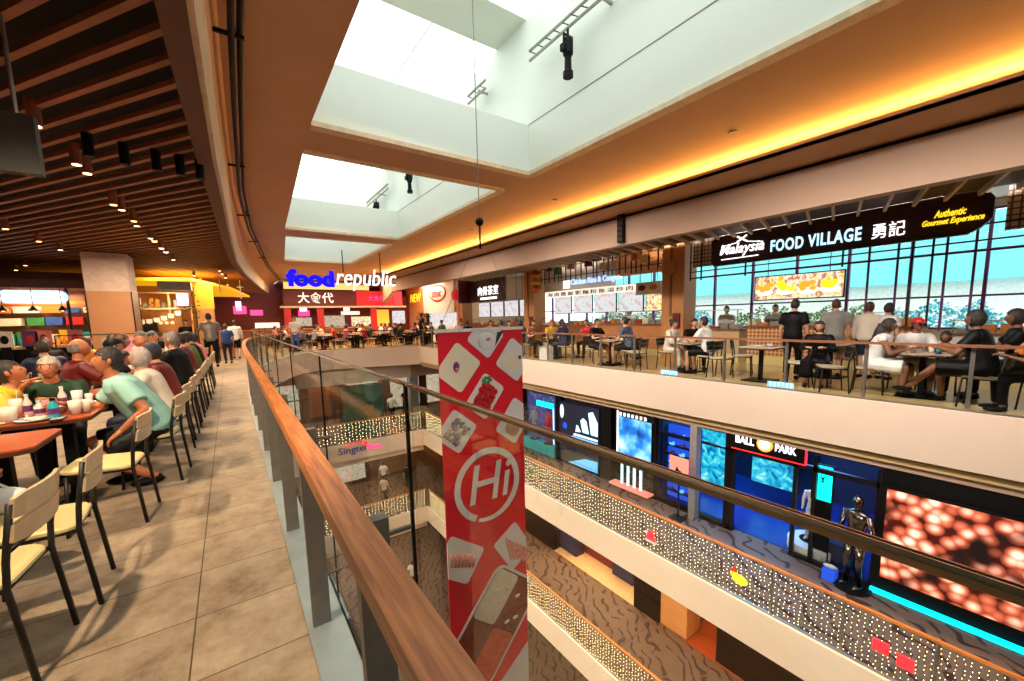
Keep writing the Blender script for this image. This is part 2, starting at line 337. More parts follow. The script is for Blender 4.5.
def tag(o, label=None, cat=None, group=None, kind=None):
    for k, v in (('label', label), ('category', cat), ('group', group), ('kind', kind)):
        if v: o[k] = v
    return o
def thing(name, label, cat, loc=(0, 0, 0), rz=0, group=None):
    o = bpy.data.objects.new(name, None); o.empty_display_size = .1; col.objects.link(o)
    o.location = loc; o.rotation_euler = (0, 0, rz); return tag(o, label, cat, group)
def struct(o): o['kind'] = 'structure'; return o
def dup(root, loc, rz=0, label=None, group=None, scale=None):
    kids = list(root.children); r = root.copy(); col.objects.link(r); r.location = loc; r.rotation_euler = (0, 0, rz)
    if label: r['label'] = label
    if group: r['group'] = group
    if scale: r.scale = (scale,) * 3
    for ch in kids:
        c = ch.copy(); col.objects.link(c); c.parent = r
        for g in list(ch.children):
            d = g.copy(); col.objects.link(d); d.parent = c
    return r
FACE_X = (R(90), 0, R(-90)); FACE_Y = (R(90), 0, 0)
def text(name, s, size, m, loc, rot=FACE_X, parent=None, ext=.01, shear=0, align='CENTER', bold=0, sx=1, space=1, fit=None):
    cu = bpy.data.curves.new(name, 'FONT'); cu.body = s; cu.size = size; cu.extrude = ext; cu.shear = shear
    cu.align_x = align; cu.align_y = 'CENTER'; cu.offset = bold; cu.space_character = space; cu.resolution_u = 3
    t = bpy.data.objects.new(name + '_src', cu); col.objects.link(t)
    bpy.context.view_layer.update()
    me = bpy.data.meshes.new_from_object(t.evaluated_get(bpy.context.evaluated_depsgraph_get()))
    bpy.data.objects.remove(t)
    me.name = name; me.materials.clear(); me.materials.append(M[m])
    if fit:   # stretch to a given width and height in metres
        xs = [v.co.x for v in me.vertices]; ys_ = [v.co.y for v in me.vertices]; cx, cy = (min(xs)+max(xs))/2, (min(ys_)+max(ys_))/2
        for v in me.vertices: v.co.x = (v.co.x - cx)*fit[0]/(max(xs)-min(xs)); v.co.y = (v.co.y - cy)*fit[1]/(max(ys_)-min(ys_))
    o = bpy.data.objects.new(name, me); col.objects.link(o); o.location = loc; o.rotation_euler = rot; o.scale = (sx, 1, 1)
    if parent: o.parent = parent
    return o
def rrect(cx, cy, w, h, r, n=4, rot=0):
    pts = []
    for sx, sy, a in ((1, 1, 0), (-1, 1, 90), (-1, -1, 180), (1, -1, 270)):
        for i in range(n + 1):
            t = R(a + 90 * i / n); x = sx * (w/2 - r) + r * math.cos(t); y = sy * (h/2 - r) + r * math.sin(t)
            pts.append((cx + x*math.cos(rot) - y*math.sin(rot), cy + x*math.sin(rot) + y*math.cos(rot)))
    return pts

# ------------------------------------------------------------------ the setting
def interp(tab, y):
    if y <= tab[0][0]: return tab[0][1]
    for (a, p), (b, q) in zip(tab, tab[1:]):
        if y <= b: return p + (q - p) * (y - a) / (b - a)
    return tab[-1][1]
EDGE = [(.37, -6), (.37, 8), (.39, 10), (.45, 12), (.58, 14), (.85, 16), (1.3, 18), (1.95, 19.8), (2.6, 21.0), (3.3, 21.6), (4.2, 21.8), (8.35, 20.7)]
b = B(); b.prism([(-16, -6)] + EDGE[:-1] + [(4.2, 34), (-16, 34)], -.93, 0)
struct(b.build('floor', 'floor_tile'))
b = B(); b.prism([(4.2, 21.8), (8.35, 20.7), (8.35, -6), (16, -6), (16, 34), (4.2, 34)], -.93, -.0, 0)
struct(b.build('floor', 'hall_floor'))
# pale fascias around the void, a brown soffit band under the upper one
def fascia(x, y0, y1, z0, z1, name, m, far=None):
    bb = B(); bb.box(x - .05, y0, z0, x + .02, y1, z1)
    if far: bb.poly([]) if 0 else None
    return struct(bb.build(name, m))
fascia(8.35, -6, 20.66, -.80, .03, 'trim_1', 'fascia')
b = B(); b.slab([(0, 0)] * 0 or [(4.2, -.93), (8.35, -.93), (8.35, .03), (4.2, .03)], 0, .06)
o = struct(b.build('trim_2', 'fascia'));
for v in o.data.vertices: v.co.y += 21.8 - (v.co.x - 4.2) * 1.1 / 4.15 - .08
b = B(); pts = EDGE[2:-1]
b.add([(x + .03, y - .03, z) for x, y in pts for z in (-.93, .03)], [(2*i, 2*i+2, 2*i+3, 2*i+1) for i in range(len(pts)-1)])
struct(b.build('trim_3', 'fascia'))
b = B(); b.box(8.38, -6, -1.03, 8.6, 20.6, -.79); b.box(3.6, 21.9, -1.75, 16, 22.1, -.93)
struct(b.build('trim_4', 'bulkhead_paint'))
b = B(); b.box(2.4, 21.75, -1.75, 8.2, 21.9, -1.05); struct(b.build('trim_5', 'offwhite'))
for zt, nm, cm in ((-4.6, 'upper', 'carpet_upper'), (-9.1, 'lower', 'carpet_lower')):
    zb = zt - .85
    b = B(); b.box(8.35, -6, zb, 16, 34, zt); b.box(.3, 20.6, zb, 8.35, 34, zt); b.box(-6, -6, zb, .3, 34, zt)
    struct(b.build('floor', cm))
    b = B(); b.box(8.30, -6, zb, 8.37, 20.66, zt + .03); b.box(.3, 20.55, zb, 8.3, 20.62, zt + .03); b.box(.5, 20.7, zb - .3, 8.3, 20.8, zb)
    struct(b.build('trim_6', 'fascia'))
b = B(); b.box(-6, -6, -13.8, 16, 34, -13.6); struct(b.build('floor', 'carpet_lower'))

# main ceiling with three light wells
TOP = [(-6, .0), (4.66, .06), (6.5, .11), (9.9, .22), (13.5, .49), (17, .9), (22, 1.5), (26, 2.15), (31, 2.9)]
LIP = [(-6, -.2), (3.4, -.13), (6, -.08), (8, -.01), (12, .12), (15.4, .27), (19, .6), (22, .98), (26, 1.5), (31, 2.2)]
ys = [-6, -2, 2, 4, 5.5, 7, 8.5, 10, 11.5, 13, 14.5, 16, 17.5, 19, 20.5, 22, 23.5, 25, 26.5, 28, 29.5, 31]
WL = [(-6, 1.16), (6.6, 1.2), (7.65, 1.25), (14, 1.62), (15.1, 1.75), (21, 2.3), (31, 3.2)]
b = B(); zc = 4.3
ysl = sorted(set(ys + [6.6, 7.65, 14, 15.1, 21]))
for y0, y1 in zip(ysl, ysl[1:]):
    a0, a1, w0, w1 = interp(TOP, y0), interp(TOP, y1), interp(WL, y0), interp(WL, y1)
    b.prism([(a0, y0), (w0, y0), (w1, y1), (a1, y1)], zc, zc + .3)
b.box(5.15, -6, zc, 8.34, 31, zc + .3)
b.prism([(1.2, 6.6), (5.15, 6.6), (5.15, 7.65), (1.25, 7.65)], zc, zc + .3)
b.prism([(1.62, 14), (5.15, 14), (5.15, 15.1), (1.75, 15.1)], zc, zc + .3)
b.prism([(2.3, 21), (5.15, 21), (5.15, 31), (3.2, 31)], zc, zc + .3)
struct(b.build('ceiling', 'ceiling_paint'))
b = B()   # well sides
for y0, y1 in zip(ysl, ysl[1:]):
    if y1 > 21: break
    w0, w1 = interp(WL, y0), interp(WL, y1); b.prism([(w0 - .25, y0), (w0, y0), (w1, y1), (w1 - .25, y1)], zc + .02, 7.12)
b.box(5.14, -6, zc + .02, 5.4, 21.2, 7.12); b.box(1.2, 20.99, zc + .02, 5.3, 21.2, 7.12)
b.prism([(1.2, 6.59), (5.15, 6.59), (5.15, 7.66), (1.25, 7.66)], zc + .02, 5.22)
b.prism([(1.62, 13.99), (5.15, 13.99), (5.15, 15.11), (1.75, 15.11)], zc + .02, 5.22)
struct(b.build('wall_skylight', 'well_paint'))
b = B(); b.box(1.0, 6.6, 7.12, 5.4, 7.65, 7.5); b.box(1.0, 14, 7.12, 5.4, 15.1, 7.5); b.box(1.0, -.9, 7.12, 5.4, .1, 7.5)
struct(b.build('ceiling_beam', 'well_paint'))
b = B()
for z in (5.22,): b.box(5.132, -6, z, 5.15, 6.58, z + .012); b.box(5.132, 7.67, z, 5.15, 13.98, z + .012)
struct(b.build('trim_7', 'grey'))
b = B()   # projecting lips round each well
for y0, y1 in ((-6, 6.6), (7.65, 14), (15.1, 21)):
    w0, w1 = interp(WL, y0), interp(WL, y1)
    b.box(5.09, y0, 4.27, 5.27, y1, 4.34); b.box(w1, y1 - .06, 4.27, 5.2, y1 + .12, 4.34); b.box(w0, y0 - .1, 4.27, 5.2, y0 + .05, 4.34)
struct(b.build('trim_8', 'cream_edge'))
b = B(); b.box(1.0, -6, 7.5, 5.4, 21.2, 7.53)
g = struct(b.build('window_1', 'roof_glass'))
b = B()
for x in (2.5, 3.9): b.box(x, -6, 7.47, x + .02, 21.2, 7.5)
struct(b.build('trim_9', 'white'))

# left edge of the ceiling: dark lip, cream fascia sweeping with the curve, brown soffit
def sweep(name, prof, m, sm=True):
    """prof: list of (table, dx, z) at each station"""
    n = len(prof); bb = B(); yy = [-6 + .5 * i for i in range(75)]
    vs = [(interp(t, y) + dx, y, z) for y in yy for t, dx, z in prof]
    fs = [(i*n+j, i*n+(j+1) % n, (i+1)*n+(j+1) % n, (i+1)*n+j) for i in range(len(yy)-1) for j in range(n)]
    bb.add(vs, fs); return struct(bb.build(name, m, smooth=False))
sweep('trim_10', [(LIP, -.06, 3.36), (LIP, .09, 3.36), (LIP, .09, 3.62), (LIP, -.06, 3.62)], 'dark_lip')
sweep('trim_11', [(LIP, .09, 3.40), (LIP, .13, 3.40), (LIP, .18, 3.9), (LIP, .10, 3.9)], 'cream_edge')
sweep('trim_12', [(LIP, .10, 3.9), (LIP, .18, 3.9), (TOP, .10, 4.32), (TOP, .0, 4.36)], 'soffit_paint')
t = thing('ceiling_track', 'long black double-pipe track hung under the curved ceiling edge', 'track')
for dx, dz in ((.20, 4.06), (.27, 4.12)):
    bb = B(); bb.tube([(interp(TOP, y) + dx - .02, y, dz) for y in [-3 + .75 * i for i in range(44)]], .028, 6); bb.build('pipe', 'black', t, True)
for y in (1, 4.6, 8.2, 11.8, 15.4, 19):
    bb = B(); bb.box(interp(TOP, y) + .02, y - .015, 4.05, interp(TOP, y) + .28, y + .015, 4.08); bb.box(interp(TOP, y) + .20, y - .01, 4.08, interp(TOP, y) + .22, y + .01, 4.32); bb.build('bracket', 'black', t)
# slatted ceiling over the dining side, running diagonally, with a black void above
b = B(); y = -5.5; dx, dy = -.583, .812
while y < 33:
    x0 = interp(LIP, y) - .02; L = min((x0 + 16) / .583, (33.5 - y) / .812)
    b.bar((x0, y, 3.46), (x0 + dx * L, y + dy * L, 3.46), .052, .045); y += .365
y = -5.5
while True:
    y -= .365; x0 = -.2; k = (-6 - y) / .812 if y < -6 else 0
    xs = x0 + dx * max(k, 0); 
    if xs < -15: break
    ys_ = y + dy * max(k, 0); L = min((xs + 16) / .583, (33.5 - ys_) / .812); b.bar((xs, ys_, 3.46), (xs + dx * L, ys_ + dy * L, 3.46), .052, .045)
struct(b.build('ceiling_slats', 'slat'))
b = B(); b.box(-16, -6, 4.6, .0, 34, 4.7); b.box(0, 8, 4.6, 1.0, 34, 4.7); struct(b.build('ceiling', 'void'))
# cove: lower tray with a hidden lamp strip, then the beige bulkhead
b = B(); b.box(7.42, -6, 3.98, 8.5, 31, 4.03); b.box(7.42, -6, 3.98, 7.46, 31, 4.075); struct(b.build('ceiling', 'ceiling_paint'))
t = B(); t.box(7.84, -5, 4.035, 7.94, 24, 4.065); tag(t.build('cove_lamp_strip', 'e_cove'), 'amber lamp strip hidden in the ceiling cove over the right side', 'light')
area('cove_light', (7.89, 9.5, 4.08), .12, 760, (1, .47, .10), (-.8, 0, 1), size_y=29)
b = B(); b.box(8.35, -6, 3.25, 8.6, 24.5, 3.92); b.add([(8.35, 24.5, 3.25), (8.35, 24.5, 4.3), (9.6, 31, 4.3), (9.6, 31, 2.65), (8.6, 24.5, 3.25), (8.6, 24.5, 4.3), (9.85, 31, 4.3), (9.85, 31, 2.65)], [(0, 3, 2, 1), (4, 5, 6, 7), (0, 4, 7, 3)]); struct(b.build('wall_bulkhead', 'bulkhead_paint'))
b = B(); b.box(8.42, -6, 3.9, 8.6, 24.5, 4.6); struct(b.build('trim_13', 'black'))
b = B(); b.box(8.6, -6, 4.15, 16, 34, 4.3); b.box(2.9, 31, 4.2, 8.6, 34, 4.5); struct(b.build('ceiling', 'offwhite'))
b = B()   # crate of wooden ribs between bulkhead and shop fronts
for i in range(54): y = -4.5 + .45 * i; b.bar((8.75, y, 3.62), (11.8, y + .88, 3.62), .05, .1)
b.box(8.7, -6, 3.68, 11.8, 20, 3.72, 1); struct(b.build('ceiling_ribs', ['wood_light', 'dark_lip']))
# outer walls
b = B(); b.box(-16.2, -6, -1, -16, 34, 4.7); struct(b.build('wall_left', 'dark_lip'))
b = B(); b.box(-16, -6.2, -14, 1, -6, 4.7); b.box(8.4, -6.2, -14, 16, -6, 4.7); b.box(1, -6.2, -14, 8.4, -6, 4.2); struct(b.build('wall_back', 'bulkhead_paint'))
b = B(); b.box(-16, 34, -14, 16, 34.2, 4.7); struct(b.build('wall_far', 'red_dark'))
b = B(); b.box(-6.2, -6, -14, -6, 34, -.93); struct(b.build('wall_lower_left', 'bulkhead_paint'))
b = B(); b.box(15.9, -6, -14, 16.1, 34, 0.0); b.box(15.9, 20.5, 0, 16.1, 34, 4.3); b.box(15.9, -6, 0, 16.1, 20.5, .9); b.box(15.9, -6, 3.95, 16.1, 20.5, 4.3); struct(b.build('wall_right', 'offwhite'))
b = B(); b.box(15.97, -6, .9, 16.0, 20.5, 3.95); struct(b.build('window_2', 'glass_clear'))
b = B()
for i in range(19): y = -5.5 + 1.4 * i; b.box(15.85, y, .9, 15.96, y + .07, 3.95)
for z in (.9, 1.75, 2.9, 3.9): b.box(15.86, -6, z, 15.95, 20.5, z + .05)
struct(b.build('trim_14', 'purple'))

# round-cornered slab pillars
def pillar(x0, y0, x1, y1, split, label, m1='pillar_wood', m2='pillar_top', top=3.42, z0=0):
    t = thing('pillar', label, 'pillar', ((x0+x1)/2, (y0+y1)/2, z0)); a, c = (x1-x0)/2, (y1-y0)/2
    bb = B(); bb.box(-a-.01, -c-.01, 0, a+.01, c+.01, split); bb.build('cladding', m1, t)
    bb = B(); bb.box(-a, -c, split, a, c, top); bb.build('shaft', m2, t)
    bb = B()
    for sx in (-1, 1):
        for sy in (-1, 1): bb.bar((sx*(a+.01), sy*(c+.01), .0), (sx*(a+.01), sy*(c+.01), split), .03)
    bb.build('corner_strip', 'dark_frame', t)
    return t
pillar(-2.96, 14.9, -2.1, 15.9, 2.42, 'square pillar with pale top and brown wood cladding below')

# ------------------------------------------------------------------ near balustrade along the walkway
def along(y):   # x of the walkway edge
    return interp([(p[1], p[0]) for p in EDGE[:9]], y)
t = thing('balustrade', 'walkway balustrade with orange wood handrail, flat metal posts and tall glass', 'balustrade', (.27, 0, 0))
ypts = [-1.5, -.5, .5, 2, 4, 6, 8, 9, 10, 11, 12, 13, 14, 15, 16, 17, 18, 19, 19.8, 20.5, 21.0]
def ring_path(dx): return [Vector((along(y) + dx, y, 0)) for y in ypts] + [Vector((2.95 + dx, 21.4, 0)), Vector((3.3 + dx, 21.62, 0)), Vector((4.2, 21.84 , 0))]
def ribbon(path, hw, z0, z1):
    rings = []
    for i, p in enumerate(path):
        d = (path[min(i+1, len(path)-1)] - path[max(i-1, 0)]).normalized(); n = Vector((d.y, -d.x, 0)) * hw
        rings.append([p - n + Vector((0, 0, z0)), p + n + Vector((0, 0, z0)), p + n + Vector((0, 0, z1)), p - n + Vector((0, 0, z1))])
    return B().loft(rings)
L = Vector((.27, 0, 0))
o = ribbon([p - L for p in ring_path(-.18)], .034, 1.005, 1.05).build('handrail', 'rail_wood', t)
o = ribbon([p - L for p in ring_path(-.095)], .09, .0, .012).build('base_plate', 'base_plate', t)
o = ribbon([p - L for p in ring_path(-.01)], .010, .0, .02).build('glass_channel', 'black', t)
ribbon([p - L for p in ring_path(-.01)], .0032, 1.334, 1.339).build('cap_rail', 'chrome', t)
ribbon([p - L for p in ring_path(-.01)], .0009, 1.339, 1.3395).build('cap_groove', 'black', t)
ribbon([p - L for p in ring_path(-.01)], .0036, 1.329, 1.334).build('cap_seat', 'cream_edge', t)
ys_post = [-.1, 1.0, 2.06, 3.17, 4.28, 5.4, 6.5, 7.6, 8.7, 9.8, 10.9, 12, 13.1, 14.2, 15.3, 16.4, 17.5, 18.6, 19.6, 20.6]
for y in ys_post:
    x = along(y) - .27 - .16
    bb = B(); bb.box(x, y - .02, .012, x + .08, y + .02, 1.0); bb.box(x + .06, y - .005, .94, x + .15, y + .005, .95); bb.box(x+.06, y-.005, .25, x+.15, y+.005, .26); bb.build('post', 'post_metal', t)
gy = [-1.44 + 1.22 * i for i in range(18)]
for a, c in zip(gy, gy[1:]):
    m_ = 4; bb = B(); st = [a + .012 + (c - a - .024) * k / m_ for k in range(m_ + 1)]
    bb.add([(along(y) - .01 - .27 + s, y, z) for y in st for s in (-.006, .006) for z in (.03, 1.335)],
           [(4*i+j, 4*i+k, 4*i+4+k, 4*i+4+j) for i in range(m_) for j, k in ((0,1),(2,3),(1,3),(0,2))])
    bb.build('glass_pane', 'glass', t, fix=True)
    bb = B(); bb.box(along(c) - .284, c - .005, .03, along(c) - .276, c + .005, 1.335); bb.build('joint_strip', 'black', t)

# ------------------------------------------------------------------ balustrade on the far side of the void (food-hall level)
def balustrade(label, x, y0, y1, z, step, top, rail='steel', lights=False, cross=None, group=None, hr=.02):
    t = thing('balustrade', label, 'balustrade', (x, y0, z), 0, group)
    n = int(round((y1 - y0) / step)); L = y1 - y0
    bb = B(); bb.bar((0, 0, top), (0, L, top), .06, .04); bb.build('handrail', rail, t)
    bb = B(); bb.box(-.02, 0, 0, .03, L, .05); bb.build('base_channel', 'steel', t)
    for i in range(n + 1):
        bb = B(); bb.box(.04, i * L / n - .022, 0, .085, i * L / n + .022, top); bb.build('post', 'steel', t)
    for i in range(n):
        bb = B(); bb.box(0, i * L / n + .02, .05, .012, (i + 1) * L / n - .02, top - .05); bb.build('glass_pane', 'glass_clear', t)
    return t
balustrade('glass balustrade with steel posts and thin brown rail along the food court edge', 8.42, -2.6, 20.4, .0, 1.15, .95, 'wood_brown')
def crossrail(label, x0, x1, y, z, top, rail, dy=0):
    t = thing('balustrade', label, 'balustrade', (x0, y, z), math.atan2(dy, x1 - x0)); L = math.hypot(x1 - x0, dy); n = int(L / 1.1)
    B().bar((0, 0, top), (L, 0, top), .06, .04).build('handrail', rail, t); B().box(0, -.02, 0, L, .02, .05).build('base_channel', 'steel', t)
    for i in range(n + 1): B().box(i*L/n - .022, .03, 0, i*L/n + .022, .07, top).build('post', 'black_metal', t)
    for i in range(n): B().box(i*L/n + .02, 0, .05, (i+1)*L/n - .02, .012, top - .05).build('glass_pane', 'glass_clear', t)
    return t
crossrail('glass balustrade with black posts across the far end of the food court void', 4.3, 8.3, 21.86, 0, .95, 'black_metal', -1.1)
for z, word in ((-4.6, 'upper'), (-9.1, 'lower')):
    balustrade('glass balustrade with orange rail along the %s shopping arcade, hung with lights' % word, 8.40, -2.6, 20.5, z, 1.15, 1.05, 'rail_wood', hr=.03)
    crossrail('glass balustrade with orange rail across the far end of the %s arcade' % word, .9, 8.3, 20.66, z, 1.05, 'rail_wood')
    # curtain of little lamps hung on the glass
    rnd = random.Random(3 + int(-z))
    bb = B(); y = -2.2
    while y < 20.3:
        zz = .98; bb.box(-.035, y - .002, .2, -.031, y + .002, 1.0, 1)
        while zz > .08:
            s = .0060 + .00050*max(y, 0); px_, py_ = -.04 + rnd.uniform(-.012, .004), y + rnd.uniform(-.016, .016)
            bb.add([(px_-s,py_,zz),(px_,py_-s,zz),(px_+s,py_,zz),(px_,py_+s,zz),(px_,py_,zz+1.6*s),(px_,py_,zz-1.6*s)], [(0,1,4),(1,2,4),(2,3,4),(3,0,4),(1,0,5),(2,1,5),(3,2,5),(0,3,5)], 0)
            zz -= rnd.uniform(.05, .10)*(1 + .05*max(y, 0))
        y += .075*(1 + .06*max(y, 0))
    o = bb.build('curtain_lights', ['e_bulb', 'black'], loc=(8.40, 0, z), fix=False); tag(o, 'warm white curtain lights hanging on the %s arcade balustrade' % word, 'string lights', None, 'stuff')
    bb = B(); x = 1.2
    while x < 8.25:
        zz = .98
        while zz > .08:
            s = .016; a_, c_ = x + rnd.uniform(-.03, .03), -.03
            bb.add([(a_-s,c_,zz),(a_,c_-s,zz),(a_+s,c_,zz),(a_,c_+s,zz),(a_,c_,zz+1.6*s),(a_,c_,zz-1.6*s)], [(0,1,4),(1,2,4),(2,3,4),(3,0,4),(1,0,5),(2,1,5),(3,2,5),(0,3,5)], 0); zz -= rnd.uniform(.10, .2)
        x += .17
    o = bb.build('curtain_lights', ['e_bulb'], loc=(0, 20.66, z), fix=False); tag(o, 'warm curtain lights across the far end of the %s arcade void' % word, 'string lights', None, 'stuff')

# decorations among the lights
def deco(loc, label, fn, cat='ornament'):
    t = thing('light_ornament', label, cat, loc); fn(t)
def hat(t):
    B().slab([(-.13,-.12),(.13,-.12),(.06,.12),(-.02,.16),(-.10,.05)], -.02, .02).build('hat_body', 'e_red', t); B().box(-.15, -.03, -.17, .15, .03, -.11).build('brim', 'white', t); B().ell((-.14,0,.05), .045, 8).build('pompom', 'white', t)
    for c in t.children: c.rotation_euler = (0, 0, R(-90))
def squares(t):
    for i, (y, z) in enumerate(((.14, .05), (-.16, -.02))): B().box(-.02, y - .10, z - .10, .02, y + .10, z + .10).build('panel', 'e_red', t)
def duck(t):
    B().ell((0, 0, 0), (.04, .16, .11), 14).build('body', 'e_yellow', t, True); B().ell((0, .12, .08), (.04, .08, .08), 12).build('head', 'e_yellow', t, True)
    B().lathe([(.07, 0), (.0, .12)], (0, .12, .15), 8).build('cap', 'red', t); B().ell((-.04, .14, .09), .014, 6).build('eye', 'eye_dark', t)
deco((8.34, 5.9, -4.14), 'small red and white light-up hat on the lit arcade balustrade', hat)
deco((8.34, 3.72, -4.12), 'yellow light-up figure with a red cap on the lit balustrade', duck)
deco((8.34, 1.34, -4.10), 'pair of red glowing squares on the lit arcade balustrade', squares)
def green(t): B().ell((0, 0, 0), (.03, .09, .09), 10).build('disc', 'green', t, True)
deco((8.34, 10.9, -4.0), 'small green round ornament on the lit balustrade near the red banner', green)

# sign on the upper arcade fascia across the void
t = thing('shop_sign', 'blue and pink shop sign with an arc of red dots on the white fascia', 'sign', (4.55, 20.53, -4.95))
text('lettering', 'Singtel', .52, 'blue', (-.05, 0, .0), FACE_Y, t, bold=.002, fit=(1.32, .46)); text('lettering', 'Shop', .42, 'e_pink', (1.02, 0, -.02), FACE_Y, t, bold=.02, fit=(.72, .34))
for i in range(5):
    B().ell((-.35 + .24*i, -.01, .26 + .12*math.sin(i/4*math.pi)), (.05+.012*i, .02, .05+.012*i), 12).build('dot', 'e_red', t, True)

# ------------------------------------------------------------------ hanging banner
t = thing('banner', 'tall red hanging banner with white circle lettered Hi and photos of hotpot dishes', 'banner', (0, 4.6, 0))
bb = B(); prev = None; X0, X1, ZT, ZB = 2.10, 3.40, 1.33, -4.35
bb.box(X0, 0, ZB, X1, .012, ZT); bb.build('banner_cloth', 'banner_red', t)
bb = B(); bb.box(X0 - .04, -.012, ZT - .005, X1 + .02, .024, ZT + .035); bb.build('top_bar', 'white', t)
bb = B(); bb.slab([(X0, -3.62), (2.45, -3.95), (2.9, -3.93), (X1, -3.55), (X1, ZB), (X0, ZB)], -.006, 0); bb.build('bottom_field', 'banner_white', t)
def clip(poly):   # keep inside the cloth
    def cl(p, a, lim, s):
        out = []
        for i in range(len(p)):
            A, C = p[i-1], p[i]; ia, ic = s*(A[a]-lim) >= 0, s*(C[a]-lim) >= 0
            if ia != ic:
                k = (lim - A[a]) / (C[a] - A[a]); out.append((A[0]+k*(C[0]-A[0]), A[1]+k*(C[1]-A[1])))
            if ic: out.append(C)
        return out
    p = cl(poly, 0, X0, 1); p = cl(p, 0, X1, -1); p = cl(p, 1, ZT, -1); return cl(p, 1, ZB, 1)
def rr(cx, cz, w_, h_, r, rot, y0, y1, m, name='plate_print', parent=None):
    p = clip(rrect(cx, cz, w_, h_, r, 4, R(rot)))
    if len(p) > 2: return B().slab(p, y0, y1).build(name, m, parent or t)
for cx, cz, w_, h_, rot, cm, kind in ((2.375, .865, .50, .46, 50, 'cream_food', 0), (2.80, 1.24, .42, .42, 50, 'banner_white', 1), (3.26, .90, .46, .46, 52, 'banner_white', 2), (2.76, .44, .40, .52, -38, 'banner_white', 3),
                             (3.24, .02, .42, .55, -38, 'banner_white', 4), (2.31, .03, .44, .44, 50, 'banner_white', 5), (2.27, -1.76, .62, .52, -35, 'banner_white', 6), (3.17, -1.88, .46, .60, 32, 'banner_white', 7)):
    p_ = rr(cx, cz, w_, h_, .05, rot, -.008, 0, cm)
    if kind == 0: B().ell((2.34, -.012, .88), (.045, .006, .07), 12).build('dish_print', 'purple', p_, True); B().ell((2.345, -.018, .84), (.03, .005, .03), 10).build('dish_print', 'pink', p_, True)
    if kind == 1: B().ell((2.80, -.012, 1.19), (.13, .004, .11), 14).build('dish_print', 'banner_white', p_, True); B().ell((2.83, -.016, 1.21), (.035, .004, .025), 8).build('dish_print', 'pink', p_, True); B().slab(clip([(2.98, 1.30), (3.08, 1.31), (2.94, 1.12)]), -.014, -.008).build('dish_print', 'hair_black', p_)
    if kind == 2: B().ell((3.35, -.012, .93), (.03, .005, .03), 8).build('dish_print', 'purple', p_, True); rr(3.2, .88, .3, .3, .1, 50, -.012, -.008, 'cream_food', 'dish_print', p_)
    if kind == 3:
        bb = B(); rd = random.Random(2)
        for i in range(60): a_, c_ = rd.uniform(-.13, .13), rd.uniform(-.19, .15); bb.ell((2.76 + a_*.8 + c_*.5, -.012 - .0001*i, .43 - a_*.5 + c_*.85), (.042, .006, .042), 7)
        bb.build('dish_print', 'berry', p_, True)
        bb = B(); [bb.ell((2.79 + .05*math.cos(k), -.018, .66 + .035*math.sin(k)), (.035, .005, .025), 6) for k in range(6)]; bb.build('dish_print', 'green', p_, True)
    if kind == 4: rr(3.2, -.08, .24, .22, .08, -38, -.012, -.008, 'skin', 'dish_print', p_)
    if kind == 5:
        bb = B(); rd = random.Random(5)
        for i in range(60): a_, c_ = rd.uniform(-.15, .15), rd.uniform(-.15, .15); bb.ell((2.31 + .64*a_ - .64*c_*.9, -.012 - .0001*i, .03 + .64*a_ + .64*c_*.9), (.036, .006, .026), 6)
        bb.build('dish_print', 'grey_food', p_, True)
    if kind == 6:
        bb = B()
        for i in range(7): bb.tube([(2.14 + .055*i, -.012, -1.62 - .02*i), (2.17 + .055*i, -.012, -1.72 - .02*i), (2.14 + .055*i, -.012, -1.80 - .02*i)], .022, 5)
        bb.build('dish_print', 'meat', p_, True)
    if kind == 7:
        bb = B()
        for i in range(7):
            p = clip([(3.02 + .06*i + .0, -1.72 - .045*i), (3.055 + .06*i, -1.70 - .045*i), (3.14+.06*i, -2.05 - .03*i), (3.10 + .06*i, -2.07-.03*i)])
            if len(p) > 2: bb.slab(p, -.014, -.008)
        bb.build('dish_print', 'meat', p_)
# hotpot tray
tr = rr(2.78, -2.98, 1.02, 1.62, .16, -40, -.008, 0, 'banner_white'); rr(2.78, -2.98, .94, 1.54, .13, -40, -.010, -.008, 'red_dark', 'tray_print', tr)
ca, sa = math.cos(R(-40)), math.sin(R(-40))
for u, v, m_ in ((-.235, .38, 'soup_white'), (.235, .38, 'soup_dark'), (-.235, -.38, 'soup_dark'), (.235, -.38, 'soup_red')):
    rr(2.78 + u*ca - v*sa, -2.98 + u*sa + v*ca, .45, .74, .07, -40, -.012, -.010, m_, 'dish_print', tr)
bb = B()
for u, v in ((.14, .5), (.32, .22), (.2, .12), (-.3, .45), (-.1, .55)): bb.ell((2.78 + u*ca - v*sa, -.014, -2.98 + u*sa + v*ca), (.05, .004, .03), 8)
bb.build('dish_print', 'cream_food', tr, True)
# ring and lettering
def ringpoly(cx, cz, r0, r1, n=40):
    bb = B()
    vs = []
    for i in range(n + 1):
        a_ = R(-110) + 2*math.pi*i/n*.985; k = .55 + .45*min(1, i/8); ro, ri = r1, r1 - (r1 - r0)*k
        vs += [(cx + ro*math.cos(a_), -.010, cz + ro*math.sin(a_)), (cx + ri*math.cos(a_), -.010, cz + ri*math.sin(a_))]
    bb.add(vs, [(2*i, 2*i+1, 2*i+3, 2*i+2) for i in range(n)]); return bb
ringpoly(2.765, -.81, .44, .53).build('ring_print', 'white', t)
text('lettering', 'Hi', .78, 'white', (2.76, -.012, -.80), FACE_Y, t, ext=.004, shear=.18, bold=.004, sx=.95)
tg = thing('hanging_cable', 'thin steel cable with a black ball, holding the red banner from the skylight', 'cable', (2.76, 4.6, 1.37))
bb = B(); bb.tube([(0, 0, 1.36), (0, 0, 5.75)], .006, 5); bb.build('cable', 'grey', tg)
